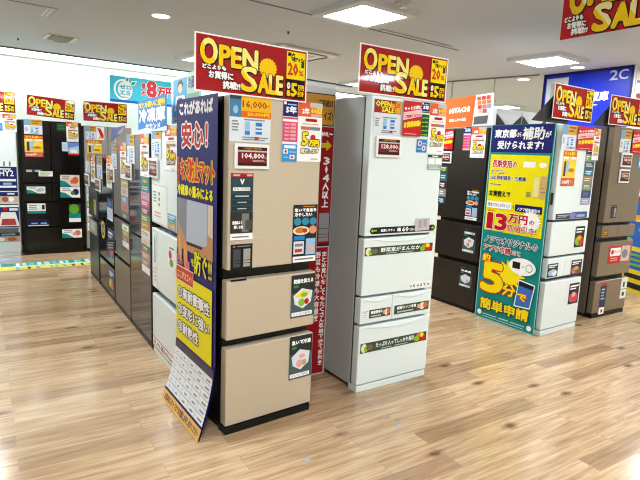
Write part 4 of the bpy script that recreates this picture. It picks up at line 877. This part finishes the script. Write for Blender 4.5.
s.text('冷蔵庫', cx(2.18), cz(2.365), cx(1.79), cz(2.49), 'white', bold=.006); s.text('Refrigerator', cx(2.13), cz(2.300), cx(1.93), cz(2.328), 'white', bold=.001)
s.rect(.98, 0, 1, 1, (12, 14, 50))
s.build('column_sign', CF, -2.82, CZ-1.0, .0, label='blue sign panel reading 2C and 冷蔵庫 on the column', cat='sign')
s = Sheet(1.1, .9, (226, 224, 214), .01); s.ell(.10, .62, .07, .04, (120, 60, 60)); s.ell(.1, .45, .07, .05, 'gold'); s.rects([(.02, .3, .4, .34), (.02, .80, .5, .84)], 'grey'); s.ell(.3, .55, .12, .1, (206, 190, 150)); s.lines(.02, .05, .8, .25, 3, 'rose')
s.build('column_poster', frame(6.29, 1.49, 0), .03, 1.86, .0, label='cream poster on the narrow face of the column at the right edge', cat='poster')
# hanging glass smoke screen
gm = bpy.data.materials.new('clear_glass'); gm.use_nodes = True
bs = gm.node_tree.nodes['Principled BSDF']; bs.inputs['Transmission Weight'].default_value = 1; bs.inputs['Roughness'].default_value = .02; bs.inputs['IOR'].default_value = 1.1; bs.inputs['Base Color'].default_value = (.95, .99, .97, 1)
GF = frame(5.55, 5.40, -77)
M = GF @ Matrix.Translation((1.3, 2.3, 0)); rt = empty('glass_smoke_screen', M, 'hanging clear glass screen with thin posts left of the blue column', 'glass screen')
box('glass_pane', GF, 0, 2.30, -.004, 2.64, CZ-.02, .004, gm, rt)
box('top_channel', GF, 0, CZ-.02, -.015, 2.64, CZ, .015, mat((130, 134, 134), .5), rt)
for u in (.75, 1.15, 1.92): box('post', GF, u, 2.30, -.012, u+.018, CZ-.02, .012, mat((190, 196, 196), .4), rt)

# ------------------------------------------------------------------ camera, view
yaw, pit, rol = .5665, .1602, -.0421
F = Vector((math.sin(yaw), math.cos(yaw), 0)); Rt = Vector((math.cos(yaw), -math.sin(yaw), 0)); U = Vector((0, 0, 1))
F2 = F*math.cos(pit)-U*math.sin(pit); U2 = U*math.cos(pit)+F*math.sin(pit)
R3 = Rt*math.cos(rol)-U2*math.sin(rol); U3 = U2*math.cos(rol)+Rt*math.sin(rol)
cam = bpy.data.cameras.new('camera'); cam.sensor_width = 36; cam.lens = 528.99/640*36; cam.clip_start = .05
co = bpy.data.objects.new('camera', cam); COL.objects.link(co)
co.matrix_world = Matrix(((R3.x, U3.x, -F2.x, -.9836), (R3.y, U3.y, -F2.y, -2.4334), (R3.z, U3.z, -F2.z, 1.4747), (0, 0, 0, 1)))
SC.camera = co
w = bpy.data.worlds.new('world'); w.use_nodes = True; w.node_tree.nodes['Background'].inputs[0].default_value = (.8, .85, .9, 1); w.node_tree.nodes['Background'].inputs[1].default_value = .3; SC.world = w
vs = SC.view_settings; vs.view_transform = 'Standard'; vs.look = 'None'; vs.exposure = -.66; vs.gamma = 1; SC.cycles.filter_width = 1.1; vs.use_curve_mapping = False
